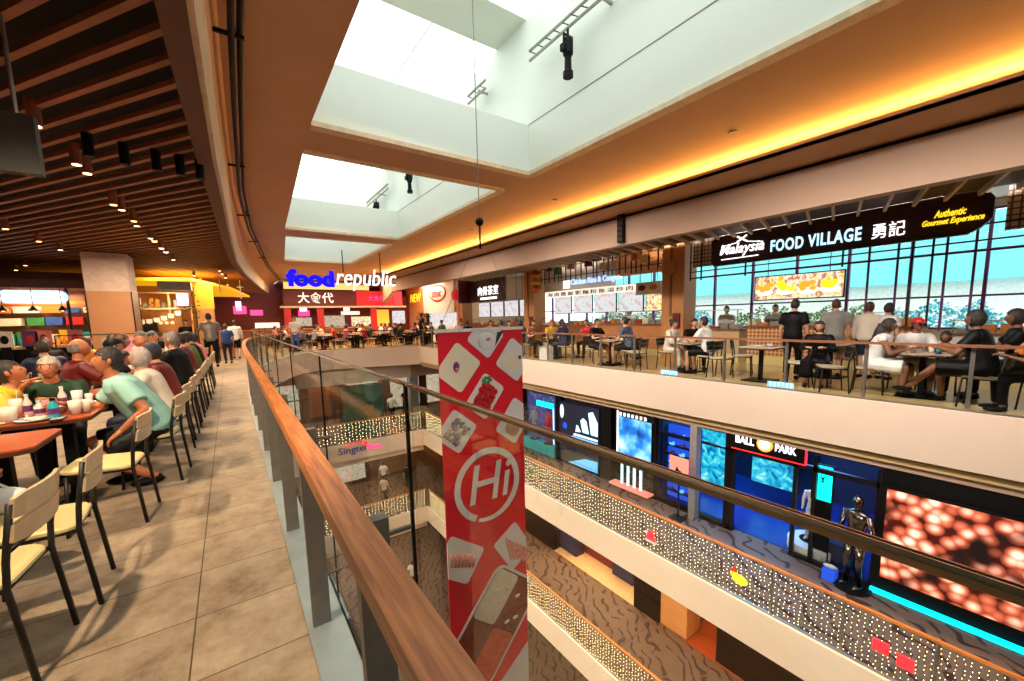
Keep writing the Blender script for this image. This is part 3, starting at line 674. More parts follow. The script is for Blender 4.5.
bb = B(); bb.tube([(0, 0, 1.30), (-.62, 0, 0)], .004, 4); bb.tube([(0, 0, 1.30), (.60, 0, 0)], .0025, 4); bb.build('bridle', 'grey', tg)
bb = B(); bb.ell((0, 0, 1.36), .055, 12); bb.tube([(0, 0, 1.32), (0, 0, 1.02)], .012, 6); bb.build('ball', 'black', tg, True)

# ------------------------------------------------------------------ suspended food court sign
t = thing('food_court_sign', 'suspended sign, blue bold food and white italic republic over the void', 'sign', (3.9, 17, 3.15))
text('lettering', 'food', .92, 'e_blue', (-1.21, 0, -.02), FACE_Y, t, ext=.05, bold=.05, fit=(1.64, .64))
text('lettering', 'republic', .80, 'e_white', (.88, 0, -.02), FACE_Y, t, ext=.03, shear=.2, bold=-.004, fit=(2.38, .86))
for x, h in ((-.02, 1.0), (1.45, 1.0)): B().tube([(x, .05, .25), (x, .05, 1.12)], .02, 6).build('hanger', 'black', t)
B().box(-2.05, .05, -.12, 2.1, .08, -.08).build('carrier_bar', 'black', t)

# red sign wall at the far end
t = thing('red_sign_wall', 'red sign band with pale Chinese characters above the far food stalls', 'sign', (3.0, 30, 2.55))
B().box(0, 0, 0, 4.6, .3, 1.05).build('panel', 'red_dark', t); B().box(4.6, -.01, 0, 7.6, .3, 1.05).build('panel', 'e_soft_red', t); B().box(7.3, -.05, 0, 7.9, .3, 1.05).build('light_box', 'e_red', t)
text('lettering', '大食代', .95, 'e_white_soft', (1.95, -.03, .55), FACE_Y, t, bold=.008, fit=(2.2, .72)); text('lettering', '大食代', .5, 'e_pink', (6.0, -.04, .55), FACE_Y, t, fit=(1.2, .4))
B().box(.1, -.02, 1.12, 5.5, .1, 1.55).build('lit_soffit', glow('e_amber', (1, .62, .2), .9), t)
B().box(-.2, 0, -.12, 8.2, .3, 0).build('lower_trim', 'cream_edge', t)

# ------------------------------------------------------------------ upper arcade shops (level below)
X = 11.0; Z0 = -4.6; ZT2 = -2.0
b = B()
for a, c in ((-6, 2.15), (5.25, 5.45), (7.6, 7.75), (9.55, 10.05), (12.3, 12.6), (14.9, 20.5)): b.box(X, a, Z0, X + .25, c, -.95)
b.box(X, -6, ZT2 + .15, X + .25, 20.5, -.95); b.box(X, 5.2, Z0, X+.2, 20.5, Z0 + .12); struct(b.build('wall_arcade_upper', 'black'))
# screen
t = thing('video_screen', 'large video screen with glowing red and brown bubbles above the cyan strip', 'screen', (X - .12, 0, 0))
B().box(0, -1.6, -4.25, .1, 2.15, -2.15).build('casing', 'black', t); B().box(-.012, -1.5, -4.16, 0, 2.05, -2.22).build('display', 'led_screen', t)
o = B().box(X - .12, -2.4, Z0 + .01, X - .02, 2.2, Z0 + .09).build('floor_strip_light', 'e_cyan'); tag(o, 'cyan strip light on the floor under the video screen', 'light')
# ball park shop: open glazed front, deep blue interior
b = B(); b.box(X + .2, 2.2, Z0 + .005, 15.8, 7.6, Z0 + .02); struct(b.build('floor', mat('shop_floor', (.02, .05, .30), .18, noise=(3, .3, (.015, .035, .2)))))
b = B(); b.box(15.2, 2.2, Z0, 15.3, 7.6, -.95); b.box(X + .25, 7.6, Z0, 15.2, 7.7, -.95); b.box(X + .25, 2.1, Z0, 15.2, 2.2, -.95); struct(b.build('wall_shop', 'navy'))
area('shop_light', (12.6, 4.6, -1.3), 1.6, 150, (.15, .35, 1), size_y=3)
area('shop_light', (13.2, 6.2, -1.4), 1.0, 70, (.1, .6, 1))
t = thing('storefront', 'dark framed glass shop front of the blue-lit sports shop', 'shop front', (X, 2.2, Z0))
bb = B()
for y in (0, 1.15, 1.55, 3.02, 4.02, 5.4): bb.box(0, y - .04, 0, .1, y + .04, 2.7)
bb.box(0, 0, 2.3, .1, 3.0, 2.42); bb.box(0, 3, 2.3, .1, 5.4, 2.36); bb.box(0, 3.9, 0, .1, 5.4, .12); bb.box(0, 0, 0, .1, 1.5, .1); bb.build('frame', 'black_metal', t)
for a, c in ((.04, 1.11), (3.9, 4.7), (4.75, 5.36)): B().box(.04, a, .1, .055, c, 2.3).build('glass_pane', 'glass_clear', t)
t = thing('shop_sign', 'dark shop sign reading BALL PARK with a round badge, edged in red', 'sign', (X - .05, 4.4, -1.93))
B().box(0, -.85, -.24, .08, .85, .30).build('board', 'black', t)
bb = B(); bb.box(-.01, -.86, -.26, .08, .86, -.235); bb.box(-.01, -.87, -.26, .08, -.85, .22); bb.build('edge_strip', 'e_red', t)
text('lettering', 'BALL', .30, 'e_white', (-.015, .52, .03), FACE_X, t, bold=.006, fit=(.46, .19)); text('lettering', 'PARK', .30, 'e_white', (-.015, -.44, .03), FACE_X, t, bold=.006, fit=(.46, .19))
o = B().lathe([(.19, 0), (.19, .03)], n=20).build('badge', 'e_orange', t); o.rotation_euler = (0, R(-90), 0); o.location = (-.0, .03, .04); o2 = B().lathe([(.13, .03), (.13, .045)], n=20).build('badge_face', 'e_white', t); o2.rotation_euler = o.rotation_euler; o2.location = o.location
def poster(name, label, loc, w_, h_, m, frame='black', cat='display', face='x', group=None):
    t = thing(name, label, cat, loc, 0, group)
    if face == 'x': B().box(0, -w_/2 - .03, -.03, .05, w_/2 + .03, h_ + .03).build('frame', frame, t); B().box(-.012, -w_/2, 0, 0, w_/2, h_).build('picture', m, t)
    else: B().box(-w_/2 - .03, 0, -.03, w_/2 + .03, .05, h_ + .03).build('frame', frame, t); B().box(-w_/2, -.012, 0, w_/2, 0, h_).build('picture', m, t)
    if cat == 'menu board':
        for s in (-1, 1): B().tube([(.03, s*w_*.35, h_ + .03), (.03, s*w_*.35, 4.15 - loc[2])], .01, 5).build('hanger', 'black', t)
    return t
poster('lightbox', 'cyan lit panel nearest the entrance inside the blue sports shop', (12.9, 6.7, -4.3), 1.1, 2.0, 'panel_cyan')
poster('lightbox', 'cyan lit panel with figures, middle of the blue shop back wall', (13.6, 5.2, -4.0), 1.3, 1.8, 'panel_cyan')
poster('lightbox', 'blue lit panel deepest inside the blue sports shop', (14.8, 5.6, -3.4), 1.6, 1.5, 'poster_blue')
t = poster('lightbox', 'tall cyan lightbox with a dark jumping figure beside the blue shop entrance', (11.3, 3.28, -3.05), .38, .85, 'e_neon')
B().box(.02, -.2, -1.55, .06, .2, 0).build('stand', 'black', t)
B().slab([(.0, .5), (.07, .62), (.0, .56), (-.06, .62), (-.02, .5), (-.08, .4), (0, .46), (.07, .4)], .014, .02).build('figure', 'navy', t).rotation_euler = (0, 0, R(90))
bb = B(); bb.box(0, -.42, 0, .3, .42, .5); o = bb.build('display_block', 'navy', loc=(11.4, 3.05, Z0 + .02)); tag(o, 'dark blue block under the cyan lightbox', 'display block')
t = thing('shoe_wall', 'blue-lit wall of shoes behind glass at the left of the sports shop', 'display', (11.5, 7.0, Z0))
B().box(0, -.55, .1, .1, .55, 2.5).build('back_panel', 'e_deepblue', t)
for r_ in range(7):
    B().box(-.2, -.55, .35 + .3*r_, 0, .55, .365 + .3*r_).build('shelf', 'black', t)
for r_ in range(7):
    for c_ in range(3):
        bb = B(); bb.ell((0, 0, .045), (.05, .12, .045), 8); bb.ell((0, -.06, .09), (.04, .05, .05), 8)
        o = bb.build('shoe', 'e_ltblue' if (r_ + c_) % 2 else 'purple', None, True, loc=(11.38, 6.62 + .36*c_, Z0 + .365 + .3*r_)); tag(o, ('blue' if (r_ + c_) % 2 else 'purple') + ' sports shoe on the lit shoe wall of the blue shop', 'shoe', 'blue sports shoes on the wall' if (r_ + c_) % 2 else 'purple sports shoes on the wall')
# small pink poster on stand in front
t = thing('poster_stand', 'salmon pink poster on a black stand before the dark shop pillar', 'poster', (10.45, 6.5, Z0))
B().box(0, -.30, 1.25, .02, .30, 1.9).build('poster_sheet', glow('salmon_sheet', (.95, .28, .2), .7), t); B().box(.02, -.02, 0, .05, .02, 1.2).build('pole', 'black', t); B().box(-.15, -.2, 0, .2, .2, .03).build('foot', 'black', t)
B().slab([(-.05, 1.38), (.12, 1.4), (.1, 1.5), (.05, 1.62), (.0, 1.52), (-.15, 1.46)], .0, .012).build('figure', 'black', t).rotation_euler = (0, 0, R(90)); pass
pillar(10.75, 6.15, 11.0, 6.35, .1, 'narrow pale pillar between the dark shop fronts of the upper arcade', 'grey', 'grey', 3.65, -4.6)
# LED poster with hanging strings of letters
t = poster('light_poster', 'tall bright blue poster showing a white burst in a dark shop window', (X - .03, 8.5, -3.35), 1.35, 1.30, 'poster_blue')
bb = B()
for i in range(4): bb.box(-.25, -.5 + .26*i, -1.0, -.2, -.42 + .26*i, -.15)
bb.build('light_bar', 'e_skyblue', t); B().box(-.35, -.8, -1.12, .0, .8, -1.06).build('plinth', glow('e_salmon', (.9, .25, .2), .7), t); B().box(-.04, .69, -.1, .0, .72, 1.5).build('light_edge', 'e_white', t)
bb = B()
for i in range(7): bb.box(-.05, -.5 + .17*i, 1.34, -.02, -.42 + .17*i, 1.46)
bb.build('lettering', 'e_white_soft', t)
# three-stripe logo window
t = thing('shop_window', 'black sports shop window with a big three-stripe mountain logo in light blue', 'shop window', (X - .04, 11.2, Z0))
B().box(0, -1.1, .1, .1, 1.1, 2.6).build('pane', 'navy', t)
for k, (p) in enumerate(([(-.05-.0,1.62),( .30,1.62),(.18,1.92),(-.0,1.78)], )): pass
def stripe(pts, m='e_skyblue'): B().plate(pts, -.02, 0).build('stripe', m, t)
stripe([(-.72, 1.55), (-1.05, 1.55), (-1.05, 2.05), (-.80, 2.45), (-.58, 2.38)])
stripe([(-.28, 1.55), (-.60, 1.55), (-.42 - .05, 2.02), (-.30, 2.12), (-.16, 2.0)]); stripe([(.12, 1.5), (-.16, 1.53), (-.02, 1.75), (.06, 1.78)])
for i, z in enumerate((1.38, 1.26, 1.12)): stripe([(.25 + .12*i, z - .05), (-1.05, z - .03), (-1.05, z + .04), (.2 + .12*i, z + .03)], 'e_ltblue' if i == 1 else 'e_skyblue')
stripe([(.55, .12), (-1.05, .12), (-1.05, .55), (-.4, .5)], 'e_ltblue'); B().box(-.02, -.8, .2, -.018, .5, .22).build('seam', 'black', t)
B().box(-.03, .35, 1.0, -.01, .95, 1.22).build('small_sign', 'e_orange', t); B().ell((-.03, .9, 2.2), (.02, .12, .3), 10).build('lamp_glow', 'e_skyblue', t, True); B().ell((-.03, .72, 1.62), (.03, .14, .14), 10).build('ball', 'e_deepblue', t, True)
# mannequin window
t = thing('shop_window', 'glass shop window with cyan header and mannequins in sports kit', 'shop window', (X, 13.75, Z0))
B().box(.3, -1.1, .1, .35, 1.1, 2.6).build('backdrop', 'shop_display', t); B().box(-.02, -1.05, 2.15, .02, .1, 2.38).build('header', 'e_cyan', t); B().box(0, -1.1, .1, .012, 1.1, 2.15).build('pane', 'glass_clear', t); B().box(-.02, -1.1, 0, .3, 1.1, .5).build('plinth', 'cyan', t)
B().box(-.02, -1.08, .6, 0, -1.02, 2.2).build('light_edge', 'e_skyblue', t)
mat('dark_chrome', (.32, .30, .29), .18, 1, noise=(12, .2, (.08, .07, .07)))
def mannequin(loc, label, m, rz=R(90), h=1.0, name='mannequin'):
    t = thing(name, label, 'statue' if name == 'statue' else 'mannequin', loc, rz); bb = B()
    bb.ell((0, .01, 1.62), (.075, .09, .115), 12); bb.tube([(0, 0, 1.42), (0, 0, 1.55)], .045, 8)
    bb.loft([[(rx*math.cos(a), ry*math.sin(a), z) for a in [2*math.pi*k/12 for k in range(12)]] for z, rx, ry in ((.88, .14, .10), (1.0, .15, .11), (1.12, .13, .09), (1.3, .17, .11), (1.42, .18, .09), (1.47, .09, .06))])
    for s in (-1, 1):
        bb.tube([(s*.08, 0, .92), (s*.1, .03, .5), (s*.11, 0, .08)], [.085, .06, .04], 8); bb.ell((s*.11, .05, .05), (.045, .12, .045), 8)
        bb.tube([(s*.18, 0, 1.41), (s*.24, 0, 1.15), (s*.2, .14, .98)], [.05, .042, .03], 8); bb.ell((s*.19, .19, .96), (.03, .06, .035), 8)
    bb.build('figure', m, t, True); B().lathe([(.28, 0), (.28, .03)], n=16).build('base', 'black', t); t.scale = (h,) * 3; return t
mannequin((11.15, 14.2, Z0 + .5), 'mannequin in dark kit at the far side of the glass sports window', 'grey', R(90), .9); mannequin((11.15, 13.2, Z0 + .5), 'mannequin in red top near the front of the glass sports window', 'red', R(90), .9)
mannequin((10.75, 2.46, Z0), 'mirror-finish silver statue of a figure standing beside the video screen', 'dark_chrome', R(70), 1.22, 'statue')
mannequin((11.7, 3.55, Z0 + .25), 'white mannequin on a round plinth in the blue shop entrance', 'white', R(90), .9)
o = B().lathe([(.55, 0), (.55, .24), (.5, .25)], n=24).build('round_plinth', 'white', loc=(11.7, 3.5, Z0 + .01)); tag(o, 'round white plinth in the blue shop entrance', 'plinth')
t = thing('display_shoe_box', 'small blue and white shoe display beside the silver statue', 'display', (10.7, 2.85, Z0)); B().box(-.12, -.12, 0, .12, .12, .25).build('box', 'e_deepblue', t); B().ell((0, 0, .3), (.06, .14, .05), 10).build('shoe', 'white', t, True)

# ------------------------------------------------------------------ lower arcade shops
X3 = 11.2; Z3 = -9.1
b = B(); b.box(X3, 7.55, Z3, X3 + .1, 8.6, -5.5); b.box(X3, -6, -6.9, X3 + .15, 20.5, -5.5); b.box(X3, 13.0, Z3, X3 + .2, 20.5, -5.5); b.box(X3 + .05, 3.2, Z3, X3 + .12, 5.6, -6.9); struct(b.build('wall_arcade_lower', 'black'))
b = B(); b.box(X3, 8.6, Z3 + .005, 15.9, 13.0, Z3 + .02, 0); struct(b.build('floor', mat('shop_floor_pale', (.72, .42, .2), .4)))
b = B(); b.box(15.0, 8.6, Z3, 15.1, 13, -5.5); b.box(X3 + .1, 8.55, Z3, 15, 8.6, -5.5); struct(b.build('wall_shop', 'offwhite'))
b = B(); b.box(X3, -6, Z3 + .005, 15.9, 6.7, Z3 + .03); struct(b.build('floor', mat('shop_floor_wood', (.42, .075, .02), .3, noise=(3, .3, (.3, .05, .012)), scale=(1, 8, 1))))
b = B(); b.box(15.0, -6, Z3, 15.1, 6.7, -5.5); struct(b.build('wall_shop', 'wood_brown'))
area('shop_light', (13.2, 10.8, -5.8), 2.4, 230, (1, .72, .42)); area('shop_light', (13, 2.5, -5.8), 2.4, 260, (1, .42, .15))
t = thing('wood_block', 'orange wooden display wall end in the lower arcade shop', 'display wall', (11.52, 6.9, Z3 + .03)); B().box(-.3, -.35, 0, .5, .6, 2.15).build('panel', 'orange_wall', t); B().box(-.31, -.36, 0, .51, .61, .06).build('base', 'wood_brown', t)
for i, (x, y, lb) in enumerate(((12.2, 5.7, 'behind the orange wall end'), (12.4, 4.3, 'in the middle of the red floor'), (12.0, 3.2, 'nearest the right in the red-floored shop'))):
    t = thing('shop_column', 'pale edged black column ' + lb, 'column', (x, y, Z3)); B().box(-.1, .05, 0, .05, .12, 3.2).build('pale_strip', 'fascia', t); B().box(-.1, -.25, 0, .2, .05, 3.2).build('shaft', 'black', t)
t = thing('counter', 'red and white shop counter with goods in the lower arcade', 'counter', (12.2, 11.2, Z3)); B().box(0, -.9, 0, .6, .9, .85).build('body', 'red_dark', t); B().box(-.02, -.92, .85, .62, .92, .95).build('top', 'pink', t)
rd = random.Random(4)
for i in range(7): o = B().lathe([(.05, 0), (.06, .16), (.03, .2)], n=8).build('jar', ['white', 'red'][i % 2], loc=(12.4 + rd.uniform(-.1, .2), 10.5 + .22*i, Z3 + .955)); tag(o, ['white', 'red'][i % 2] + ' jar standing on the red lower shop counter', 'jar', ['white', 'red'][i % 2] + ' jars on the counter')
t = thing('counter', 'dark navy shop counter beside the red counter in the lower arcade', 'counter', (12.0, 9.8, Z3)); B().box(0, -.5, 0, .8, .5, .95).build('body', 'navy', t); B().box(-.02, -.52, .95, .82, .52, 1.0).build('top', 'navy', t)
t = thing('display_case', 'dark blue display case with things behind glass in the lower arcade', 'display case', (11.6, 12.6, Z3)); B().box(0, -.6, 0, .5, .6, 1.0).build('body', 'navy', t); B().box(.02, -.58, 1.0, .48, .58, 1.5).build('glass_top', 'glass_clear', t)
poster('lit_sign', 'red glowing square sign with white mark beside the lower shop', (X3 - .05, 13.5, -7.8), .7, .8, 'e_red', 'black', 'sign'); 
poster('wall_notice', 'small white notice with black squares on the pale lower shop wall', (X3 - .06, 8.35, -7.4), .5, .5, 'white', 'offwhite', 'notice')

# ------------------------------------------------------------------ far ends of lower levels
def shop_end(z, spec, rn):
    t = thing('shop_facade', rn, 'shop front', (.5, 26.5, z)); 
    B().box(0, 0, 0, 15, .2, 3.7).build('wall', 'dark_lip', t)
    for x, w_, h0, h1, m in spec: B().box(x, -.05, h0, x + w_, 0, h1).build('lit_panel', m, t)
shop_end(-4.6, ((1.0, 1.5, .3, 2.4, 'stall_goods'), (3.0, 1.2, .3, 2.4, 'wood_brown'), (5.0, .9, 2.3, 2.9, 'e_skyblue'), (5.2, 2.0, .2, 2.2, 'stall_goods'), (8.0, 2.0, .2, 2.6, 'stall_goods'), (10.6, 2.5, .2, 2.6, 'stall_goods')), 'dim shop fronts at the far end of the upper arcade')
shop_end(-9.1, ((1.0, 1.8, .3, 2.4, 'wood_brown'), (4.0, 2.0, .3, 2.4, 'stall_goods'), (7.0, 2.5, .2, 2.4, 'wood_brown')), 'dim shop fronts at the far end of the lower arcade')
shop_end(-13.6, ((1.0, 1.8, .3, 2.4, 'stall_goods'), (4.0, 2.0, .3, 2.4, 'e_deepblue'), (7.0, 2.5, .2, 2.4, 'stall_goods')), 'dim shop fronts at the far end of the lowest floor')
# green sheeted hoarding on level below
t = thing('sheeted_stand', 'dark green netting draped over a stand at the far end of the upper arcade', 'covered stand', (5.6, 22.6, -4.6))
bb = B(); n = 14
bb.add([(-1.1 + 2.2*i/n + .06*math.sin(j*2+i), .15*math.sin(i*1.3+j) - .9 + .35*j/6*2, 2.6*j/6) for j in range(7) for i in range(n+1)], [(j*(n+1)+i, j*(n+1)+i+1, (j+1)*(n+1)+i+1, (j+1)*(n+1)+i) for j in range(6) for i in range(n)])
bb.build('netting', mat('netting', (.05, .14, .09), .6, noise=(6, .3, (.02, .06, .04))), t, True)
bb = B()
for x in (-1.1, 0, 1.1): bb.bar((x, 0, 0), (x, 0, 2.6), .06)
bb.bar((-1.1, 0, 2.6), (1.1, 0, 2.6), .06); bb.build('frame', 'black_metal', t)
pillar(8.4, 22.5, 8.9, 23.0, .2, 'grey round-edged pillar at the far end of the upper arcade', 'grey', 'steel', 3.7, -4.6)

# ------------------------------------------------------------------ theatre spotlights on truss rails in the light wells
def truss(loc, L, label):
    t = thing('lighting_truss', label, 'truss', loc); 
    for dz in (0, .16): B().tube([(0, 0, dz), (0, L, dz)], .025, 6).build('rail', 'steel', t)
    bb = B(); n = int(L / .2)
    for i in range(n): bb.bar((0, i*L/n, 0), (0, (i+1)*L/n, .16), .016); 
    bb.build('lacing', 'black_metal', t); B().bar((0, L*.4, .08), (.35, L*.4, .08), .04).build('wall_bracket', 'steel', t); return t
def spotlight(loc, label):
    t = thing('spotlight', label, 'spotlight', loc)
    B().tube([(0, 0, 0), (0, 0, -.1)], .02, 6).build('clamp', 'black', t)
    bb = B()
    for s in (-1, 1): bb.bar((s*.09, 0, -.1), (s*.09, 0, -.3), .02, .03)
    bb.bar((-.1, 0, -.1), (.1, 0, -.1), .02, .03); bb.build('yoke', 'black', t)
    bb = B(); bb.lathe([(.05, 0), (.08, -.05), (.085, -.25), (.055, -.3), (.06, -.5), (.085, -.52), (.085, -.6)], (0, 0, -.12), 12); bb.box(-.13, -.05, -.35, -.07, .05, -.25); bb.build('barrel', 'black', t, False)
    B().lathe([(.07, 0), (.07, .01)], (0, 0, -.715), 12).build('lens', 'chrome', t)
truss((4.85, 3.4, 6.08), 2.75, 'steel lighting truss on the near skylight wall, above the black spotlight'); spotlight((4.85, 5.15, 6.06), 'black theatre spotlight hanging from the nearest truss in the skylight')
truss((4.88, 11.7, 6.08), 1.0, 'short steel lighting truss high in the second skylight well'); spotlight((4.88, 12.2, 6.06), 'small black spotlight high in the second skylight well')
truss((4.9, 14.2, 6.0), 2.6, 'steel lighting truss farthest away, above the second skylight beam'); spotlight((4.9, 15.6, 5.98), 'small black spotlight on the farthest truss')
truss((4.9, 7.75, 6.35), .75, 'short truss end seen over the first skylight beam')
for x, y in ((6.7, 3.4), (6.7, 7.6), (6.6, 11.5)):
    o = B().lathe([(.06, 0), (.06, .015), (.03, .02)], n=12).build('smoke_detector', 'grey', loc=(x, y, 4.278)); tag(o, 'small round detector on the brown main ceiling right of the skylights', 'detector', 'ceiling detectors')

# ------------------------------------------------------------------ people
def ik(a, c, l1, l2, pole):
    """middle joint between a and c"""
    a, c = Vector(a), Vector(c); d = c - a; D = min(d.length, l1 + l2 - .005); u = d.normalized()
    if d.length > l1 + l2 - .005: c = a + u * D
    x = (l1*l1 - l2*l2 + D*D) / (2*D); h = math.sqrt(max(l1*l1 - x*x, 0)); p = Vector(pole); p = (p - u * p.dot(u)).normalized()
    return a + u * x + p * h, c
def head_part(bb, c, mtx, female=False):
    """skull, jaw, nose, ears, eyes, lips; face towards +Y of mtx"""
    n, k = 20, 14; vs = []
    for i in range(k + 1):
        th = math.pi * i / k
        for j in range(n):
            ph = 2*math.pi*j/n; x, y, z = math.sin(th)*math.cos(ph), math.sin(th)*math.sin(ph), -math.cos(th)
            jaw = max(0, -z - .1); wx = .076 * (1 - .42*jaw); wy = .094 * (1 - (.28 if y < 0 else .10)*jaw)
            p = Vector((x*wx, y*wy + .012*jaw, z*.116))
            if y > .3:
                g = lambda cx, cz, s: math.exp(-((p.x-cx)**2 + (p.z-cz)**2)/(2*s*s))
                p.y += .022*g(0, -.022, .012) + .012*g(0, -.005, .010) - .010*(g(-.032, .012, .014) + g(.032, .012, .014)) + .006*g(0, -.062, .018) + .006*g(0, -.1, .02) + .005*(g(-.04,.035,.02)+g(.04,.035,.02))
            vs.append(mtx @ p + c)
    fs = [(i*n+j, i*n+(j+1)%n, (i+1)*n+(j+1)%n, (i+1)*n+j) for i in range(k) for j in range(n)]
    bb.add(vs, fs, 0)
    P = lambda x, y, z: mtx @ Vector((x, y, z)) + c
    for s in (-1, 1):
        bb.ell(P(s*.078, -.005, -.005), (.014, .02, .032), 8, 0, mtx=mtx); bb.ell(P(s*.031, .080, .012), (.014, .010, .008), 8, 1, mtx=mtx); bb.ell(P(s*.031, .088, .012), (.006, .005, .007), 6, 2, mtx=mtx)
        bb.ell(P(s*.032, .089, .037), (.016, .005, .003), 8, 2, mtx=mtx)
    bb.ell(P(0, .092, -.058), (.024, .008, .008), 8, 3, mtx=mtx); bb.tube([P(0, .088, -.022), P(0, .108, -.026)], [.012, .010], 6, 0)
def hand_part(bb, wrist, d, palm, mi=0, curl=.5, side=1):
    """palm plus four unequal bent fingers and a thumb leaving the side of the palm"""
    d = d.normalized(); palm = (palm - d*palm.dot(d)).normalized(); s = d.cross(palm) * side
    bb.tube([wrist - d*.01, wrist + d*.03, wrist + d*.075, wrist + d*.09], [(.026,.018), (.038,.016), (.042,.014), (.036,.011)], 8, mi) if False else None
    rings = []
    for q, w_, h_ in ((-.015, .024, .018), (.02, .034, .017), (.06, .041, .015), (.088, .038, .011)):
        rings.append([wrist + d*q + s*(w_*math.cos(a)) + palm*(h_*math.sin(a)) for a in [2*math.pi*i/8 for i in range(8)]])
    bb.loft(rings, mi)
    for i, L in enumerate((.068, .078, .072, .056)):
        o = wrist + d*.083 + s*(.028 - .0185*i); a1 = curl*.5; a2 = curl*1.2; p1 = o + (d*math.cos(a1) + palm*math.sin(a1))*L*.45; p2 = p1 + (d*math.cos(a2) + palm*math.sin(a2))*L*.32; a3 = curl*1.8; p3 = p2 + (d*math.cos(a3) + palm*math.sin(a3))*L*.23
        bb.tube([o, p1, p2, p3], [.0095, .009, .008, .006], 6, mi)
    o = wrist + d*.025 + s*.028; p1 = o + (s*.75 + d*.6 + palm*.2)*.035; p2 = p1 + (d*.85 + s*.3 + palm*.35)*.03; bb.tube([o, p1, p2], [.013, .011, .008], 6, mi)
def remesh(bb, vox, sm=2):
    me = bpy.data.meshes.new('tmp'); me.from_pydata(bb.v, [], bb.f); o = bpy.data.objects.new('tmp', me); col.objects.link(o)
    m = o.modifiers.new('r', 'REMESH'); m.mode = 'VOXEL'; m.voxel_size = vox; m.use_smooth_shade = True
    s = o.modifiers.new('s', 'SMOOTH'); s.iterations = sm; s.factor = .5
    ev = o.evaluated_get(bpy.context.evaluated_depsgraph_get()); r = bpy.data.meshes.new_from_object(ev)
    bpy.data.objects.remove(o); bpy.data.meshes.remove(me); return r
def body_mesh(name, core, extra, mats, vox):
    r = remesh(core, vox); bm = bmesh.new(); bm.from_mesh(r); bpy.data.meshes.remove(r)
    for f in bm.faces: f.material_index = 0
    if extra:
        me = bpy.data.meshes.new('x'); me.from_pydata(extra.v, [], extra.f); me.polygons.foreach_set('material_index', extra.m); e = bmesh.new(); e.from_mesh(me); bmesh.ops.recalc_face_normals(e, faces=e.faces); e.to_mesh(me); e.free()
        bm.from_mesh(me); bpy.data.meshes.remove(me)
    for f in bm.faces: f.smooth = True
    out = bpy.data.meshes.new(name); bm.to_mesh(out); bm.free()
    for m in mats: out.materials.append(M[m])
    return out
CACHE = {}
